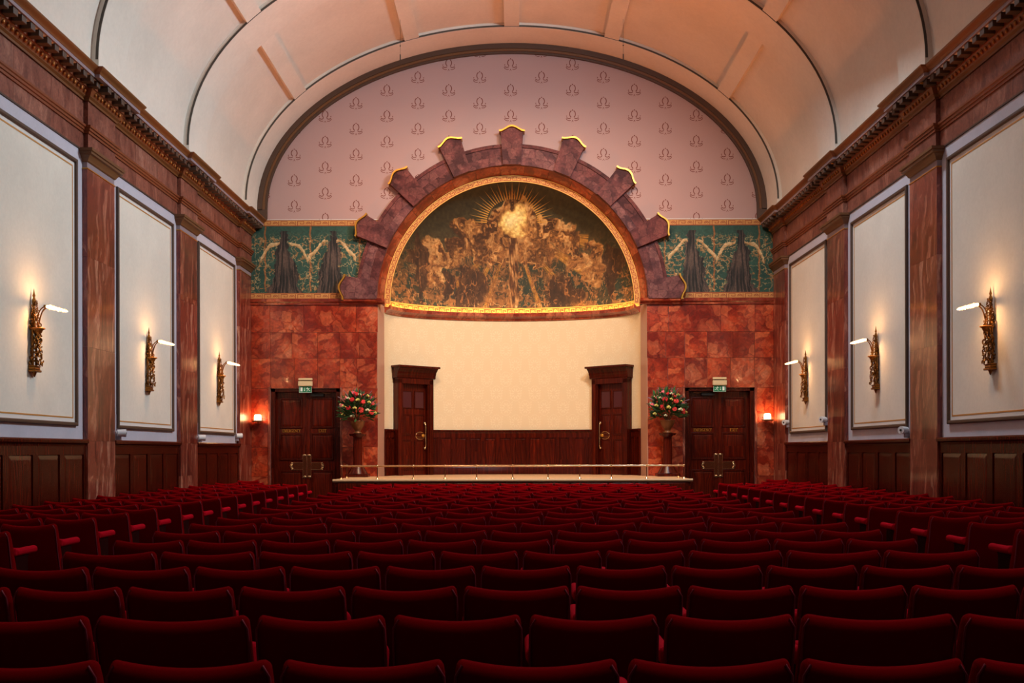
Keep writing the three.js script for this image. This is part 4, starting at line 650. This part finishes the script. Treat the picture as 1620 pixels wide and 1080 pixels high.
for (const s of [-1, 1]) {
  const r = rng(s < 0 ? 301 : 302), side = s < 0 ? 'house-left' : 'house-right', px = s * 3.67, pz = -24.26;
  const p = thing('flower_pedestal', `turned wooden pedestal under the ${side} flowers beside the arch`, 'pedestal', [px, STAGE_Y, pz]);
  mesh('base', block(-0.27, 0.27, 0, 0.08, -0.22, 0.22, true, 0.015), M.wood[0], p);
  mesh('base_step', new THREE.CylinderGeometry(0.15, 0.24, 0.16, 24).translate(0, 0.16, 0), M.wood[0], p);
  mesh('column', new THREE.LatheGeometry([[0.13, 0.24], [0.105, 0.3], [0.11, 0.6], [0.10, 0.93], [0.13, 0.97]].map(([x, y]) => new THREE.Vector2(x, y)), 24), M.wood[2], p);
  mesh('top', new THREE.CylinderGeometry(0.21, 0.18, 0.05, 24).translate(0, 0.995, 0), M.wood[0], p);
  const u = thing('flower_urn', `bronze-brown urn holding the ${side} flowers`, 'urn', [px, STAGE_Y + 1.02, pz]);
  mesh('urn_body', new THREE.LatheGeometry([[0, 0.002], [0.10, 0.002], [0.10, 0.03], [0.06, 0.05], [0.08, 0.09], [0.15, 0.2], [0.175, 0.30], [0.165, 0.30], [0.13, 0.2], [0, 0.18]].map(([x, y]) => new THREE.Vector2(x, y)), 24), M.urn, u); mesh('urn_lip', new THREE.TorusGeometry(0.172, 0.012, 6, 24).rotateX(Math.PI / 2).translate(0, 0.30, 0), M.urn, u);
  const b = thing('flower_bouquet', s < 0 ? 'round bouquet of coral, pink and yellow flowers beside the house-left exit' : 'round bouquet of coral, pink and yellow flowers beside the house-right exit', 'flowers', [px, STAGE_Y + 1.28, pz]); b.scale.setScalar(0.93);
  const on = (th, ph, R) => V3(Math.sin(th) * Math.cos(ph) * R, 0.36 + Math.cos(th) * R * 0.95, Math.abs(Math.sin(th) * Math.sin(ph)) * R * 0.85 - 0.05), leaves = [[], []], stems = [];
  for (let k = 0; k < 420; k++) { const th = Math.acos(1 - 1.62 * r()), ph = r() * 6.283, R = 0.22 + 0.27 * r(), q = on(th, ph, R), g = leafGeo(0.11 + r() * 0.10, 0.014 + r() * 0.016), dir = q.clone().sub(V3(0, 0.2, 0)).normalize().add(V3((r() - 0.5), (r() - 0.5), r() - 0.3)).normalize(); g.applyQuaternion(new THREE.Quaternion().setFromUnitVectors(V3(0, 1, 0), dir)).translate(q.x * 0.9, q.y * 0.95, q.z * 0.9); leaves[k % 2].push(g); }
  leaves.forEach((l, i) => { mesh('foliage', merge(l), [FL.leaf, FL.leafDark][i], b).userData.kind = 'stuff'; });
  for (let k = 0; k < 14; k++) { const a = k * 0.449, q = on(0.5 + r() * 1.1, r() * 3.14, 0.38); stems.push(tube([[0, -0.05, 0], [q.x * 0.4, q.y * 0.5, q.z * 0.4], [q.x, q.y, q.z]], 0.005, 6, 4)); } mesh('stems', merge(stems), FL.leafDark, b).userData.kind = 'stuff';
  const spot = (n, f) => { for (let k = 0; k < n; k++) f(k); }, golden = (k, n, lo, hi) => { const t = (k + 0.5) / n, th = mix(lo, hi, t), ph = k * 2.4 % 3.1416; return [th, ph]; };
  spot(13, (k) => { const [th, ph] = golden(k, 13, 0.2, 1.85), q = on(th, ph, 0.43 + 0.04 * r()), m = mesh('flower_bloom', bloomGeo, [FL.coral, FL.pink, FL.red, FL.coral][k % 4], b); m.position.copy(q); m.scale.setScalar(0.85 + 0.45 * r()); m.quaternion.setFromUnitVectors(V3(0, 1, 0), V3(q.x, q.y - 0.3, q.z + 0.15).normalize()); });
  spot(13, (k) => { const [th, ph] = golden(k, 13, 0.5, 2.1), q = on(th, (ph + 1.3) % 3.14, 0.45), m = mesh('blossom_cluster', clusterGeo, k % 3 ? FL.yellow : FL.cream, b); m.position.copy(q); m.scale.setScalar(0.8 + 0.4 * r()); });
  spot(16, (k) => { const th = 0.2 + 1.3 * r(), ph = r() * 3.14, q = on(th, ph, 0.42), e = on(th, ph, 0.56 + 0.06 * r()); mesh('pale_sprig', tube([q.toArray(), q.clone().lerp(e, 0.5).add(V3(0, 0.01, 0)).toArray(), e.toArray()], 0.007, 5, 5), FL.sprig, b); });
}

// ------------------------------------------------------------------ theatre seats
const seatCache = new Map();
function makeSeat(w, bothArms) {
  const key = w + '|' + bothArms; if (seatCache.has(key)) return seatCache.get(key);
  const o = new THREE.Group(), hw = w / 2 - 0.0170, N = 14;    // local: faces -z, the back's top at z = +0.25
  // backrest: closed sections across x
  const sec = (u) => {
    const e = Math.max(0, Math.abs(u) - 0.90) / 0.10, rnd_ = 1 - Math.sqrt(Math.max(0, 1 - e * e)), top = 0.832 + 0.030 * u * u - 0.040 * rnd_, x = u * hw;
    const P = [[0.33, 0.115], [0.36, 0.135], [0.62, 0.205], [top - 0.075, 0.240], [top - 0.048, 0.249], [top - 0.026, 0.250], [top - 0.009, 0.240], [top, 0.220], [top - 0.008, 0.196], [top - 0.05, 0.172], [0.62, 0.115], [0.42, 0.045], [0.36, 0.04], [0.33, 0.06]];
    const shrink = 1 - 0.30 * rnd_; const zc = 0.2; const bow = 0.018 * (1 - u * u);
    return P.map(([y, z]) => { const s = z > 0.15 ? 1 : -1, zz = z + (s > 0 ? bow * 0.4 : bow); return V3(x, y, e > 0 ? mix(zz, (y - 0.33) * 0.26 + 0.09, 0.35 * rnd_) : zz); });
  };
  const us = []; for (let i = 0; i <= N; i++) us.push(-0.9 + 1.8 * i / N); const ends = [0.93, 0.96, 0.985, 1.0]; const all = [...ends.map((e) => -e).reverse(), ...us, ...ends];
  const bk = mesh('backrest', crease(quadMesh(all.map(sec), true, true), 50), M.velvet, o);
  for (const s of [-1, 1]) mesh('piping', tube([[s * (hw - 0.001), 0.36, 0.128], [s * hw, 0.6, 0.2], [s * hw, 0.79, 0.243], [s * (hw - 0.004), 0.822, 0.250], [s * (hw - 0.022), 0.842, 0.248]], 0.0045, 12, 5), M.piping, bk);
  const cu = new RoundedBoxGeometry(2 * hw - 0.05, 0.10, 0.36, 3, 0.045).rotateX(1.05).translate(0, 0.525, -0.05); mesh('seat_cushion', cu, M.pad, o);
  mesh('seat_pan', new RoundedBoxGeometry(2 * hw - 0.07, 0.02, 0.32, 1, 0.008).rotateX(1.05).translate(0, 0.50, -0.105), M.seatFrame, o);
  for (const s of bothArms ? [-1, 1] : [-1]) {
    const x = s * (w / 2 - 0.034), a = mesh('armrest', new RoundedBoxGeometry(0.066, 0.066, 0.38, 3, 0.03).translate(x, 0.668, -0.07), M.pad, o);
    mesh('arm_scroll', new RoundedBoxGeometry(0.056, 0.075, 0.06, 2, 0.024).rotateX(-0.2).translate(x, 0.672, 0.115), M.pad, a);
    mesh('arm_support', block(x - 0.016, x + 0.016, 0.0, 0.64, -0.1, 0.12, false, 0.006), M.seatFrame, o); mesh('foot_plate', block(x - 0.03, x + 0.03, 0, 0.02, -0.16, 0.18, false, 0.006), M.seatFrame, o);
    mesh('hinge_cap', new THREE.CylinderGeometry(0.018, 0.018, 0.05, 10).rotateZ(Math.PI / 2).translate(x, 0.45, 0.02), M.brass, o);
  }
  seatCache.set(key, o); return o;
}
const seats = [];
const N_ = 0.535, rowType = [[0.57, 0.57, ...Array(9).fill(N_)], [0.633, 0.633, 0.633, N_, N_, N_, N_, 0.633, 0.633, 0.633], Array(11).fill(N_)], startX = [-2.94, -2.92, -2.925];
for (let i = 0; i <= 20; i++) {
  const ws = rowType[i % 3], d = 3.14 + 0.861 * i; let x = startX[i % 3];
  ws.forEach((w, k) => { seats.push({ x: x + w / 2, d, w, both: k === ws.length - 1, block: 'centre block', row: 20 - i, k, n: ws.length, from: 'house-left aisle' }); x += w; });
}
for (const s of [-1, 1]) for (let i = 5; i <= 23; i++) {
  if (i === 22) continue;
  const d = i === 23 ? 22.95 : 3.14 + 0.861 * i, first = i <= 20 ? 0 : i === 21 ? 2 : 3;
  for (let k = first; k < 4; k++) seats.push({ x: s * (4.08 + 0.53 * (k + 0.5)), d, w: 0.53, both: s < 0 ? k === first : k === 3, block: s < 0 ? 'house-left block' : 'house-right block', row: (i === 23 ? 0 : 22 - i), k: k - first, n: 4, from: 'aisle' });
}
const inFrame = seats.filter((q) => Math.abs(q.x) - q.w / 2 < 0.5 * (q.d + 0.5) + 0.12).sort((a, b) => a.d - b.d);
console.log('seats', inFrame.length);
const rest = [];
inFrame.forEach((q, i) => {
  const proto = makeSeat(q.w, q.both), z = -q.d - 0.25;
  if (q.d > 19.2) { proto.traverse((c) => { if (c.isMesh) { const g = c.geometry.clone(); g.translate(q.x, 0, z); rest.push([c.material, g]); } }); return; }
  const o = proto.clone(); o.name = numbered('theatre_seat'); scene.add(o); o.position.set(q.x, 0, z);
  o.userData = { label: `dark red velvet seat in ${q.block}, ${ORD[q.row]} row from stage, ${ORD[q.k]} from ${q.from}`, category: 'seat', group: 'theatre seats, ' + q.block };
});
if (rest.length) {
  const o = thing('theatre_seat_rows', 'dark red velvet seats in the rows closest to the stage, seen only as top edges', 'seats'); o.userData.kind = 'stuff';
  for (const m of new Set(rest.map((q) => q[0]))) mesh(m === M.velvet ? 'backrests' : m === M.pad ? 'cushions' : m === M.piping ? 'pipings' : m === M.brass ? 'hinges' : 'frames', merge(rest.filter((q) => q[0] === m).map((q) => q[1])), m, o);
}

renderer.render(scene, camera);
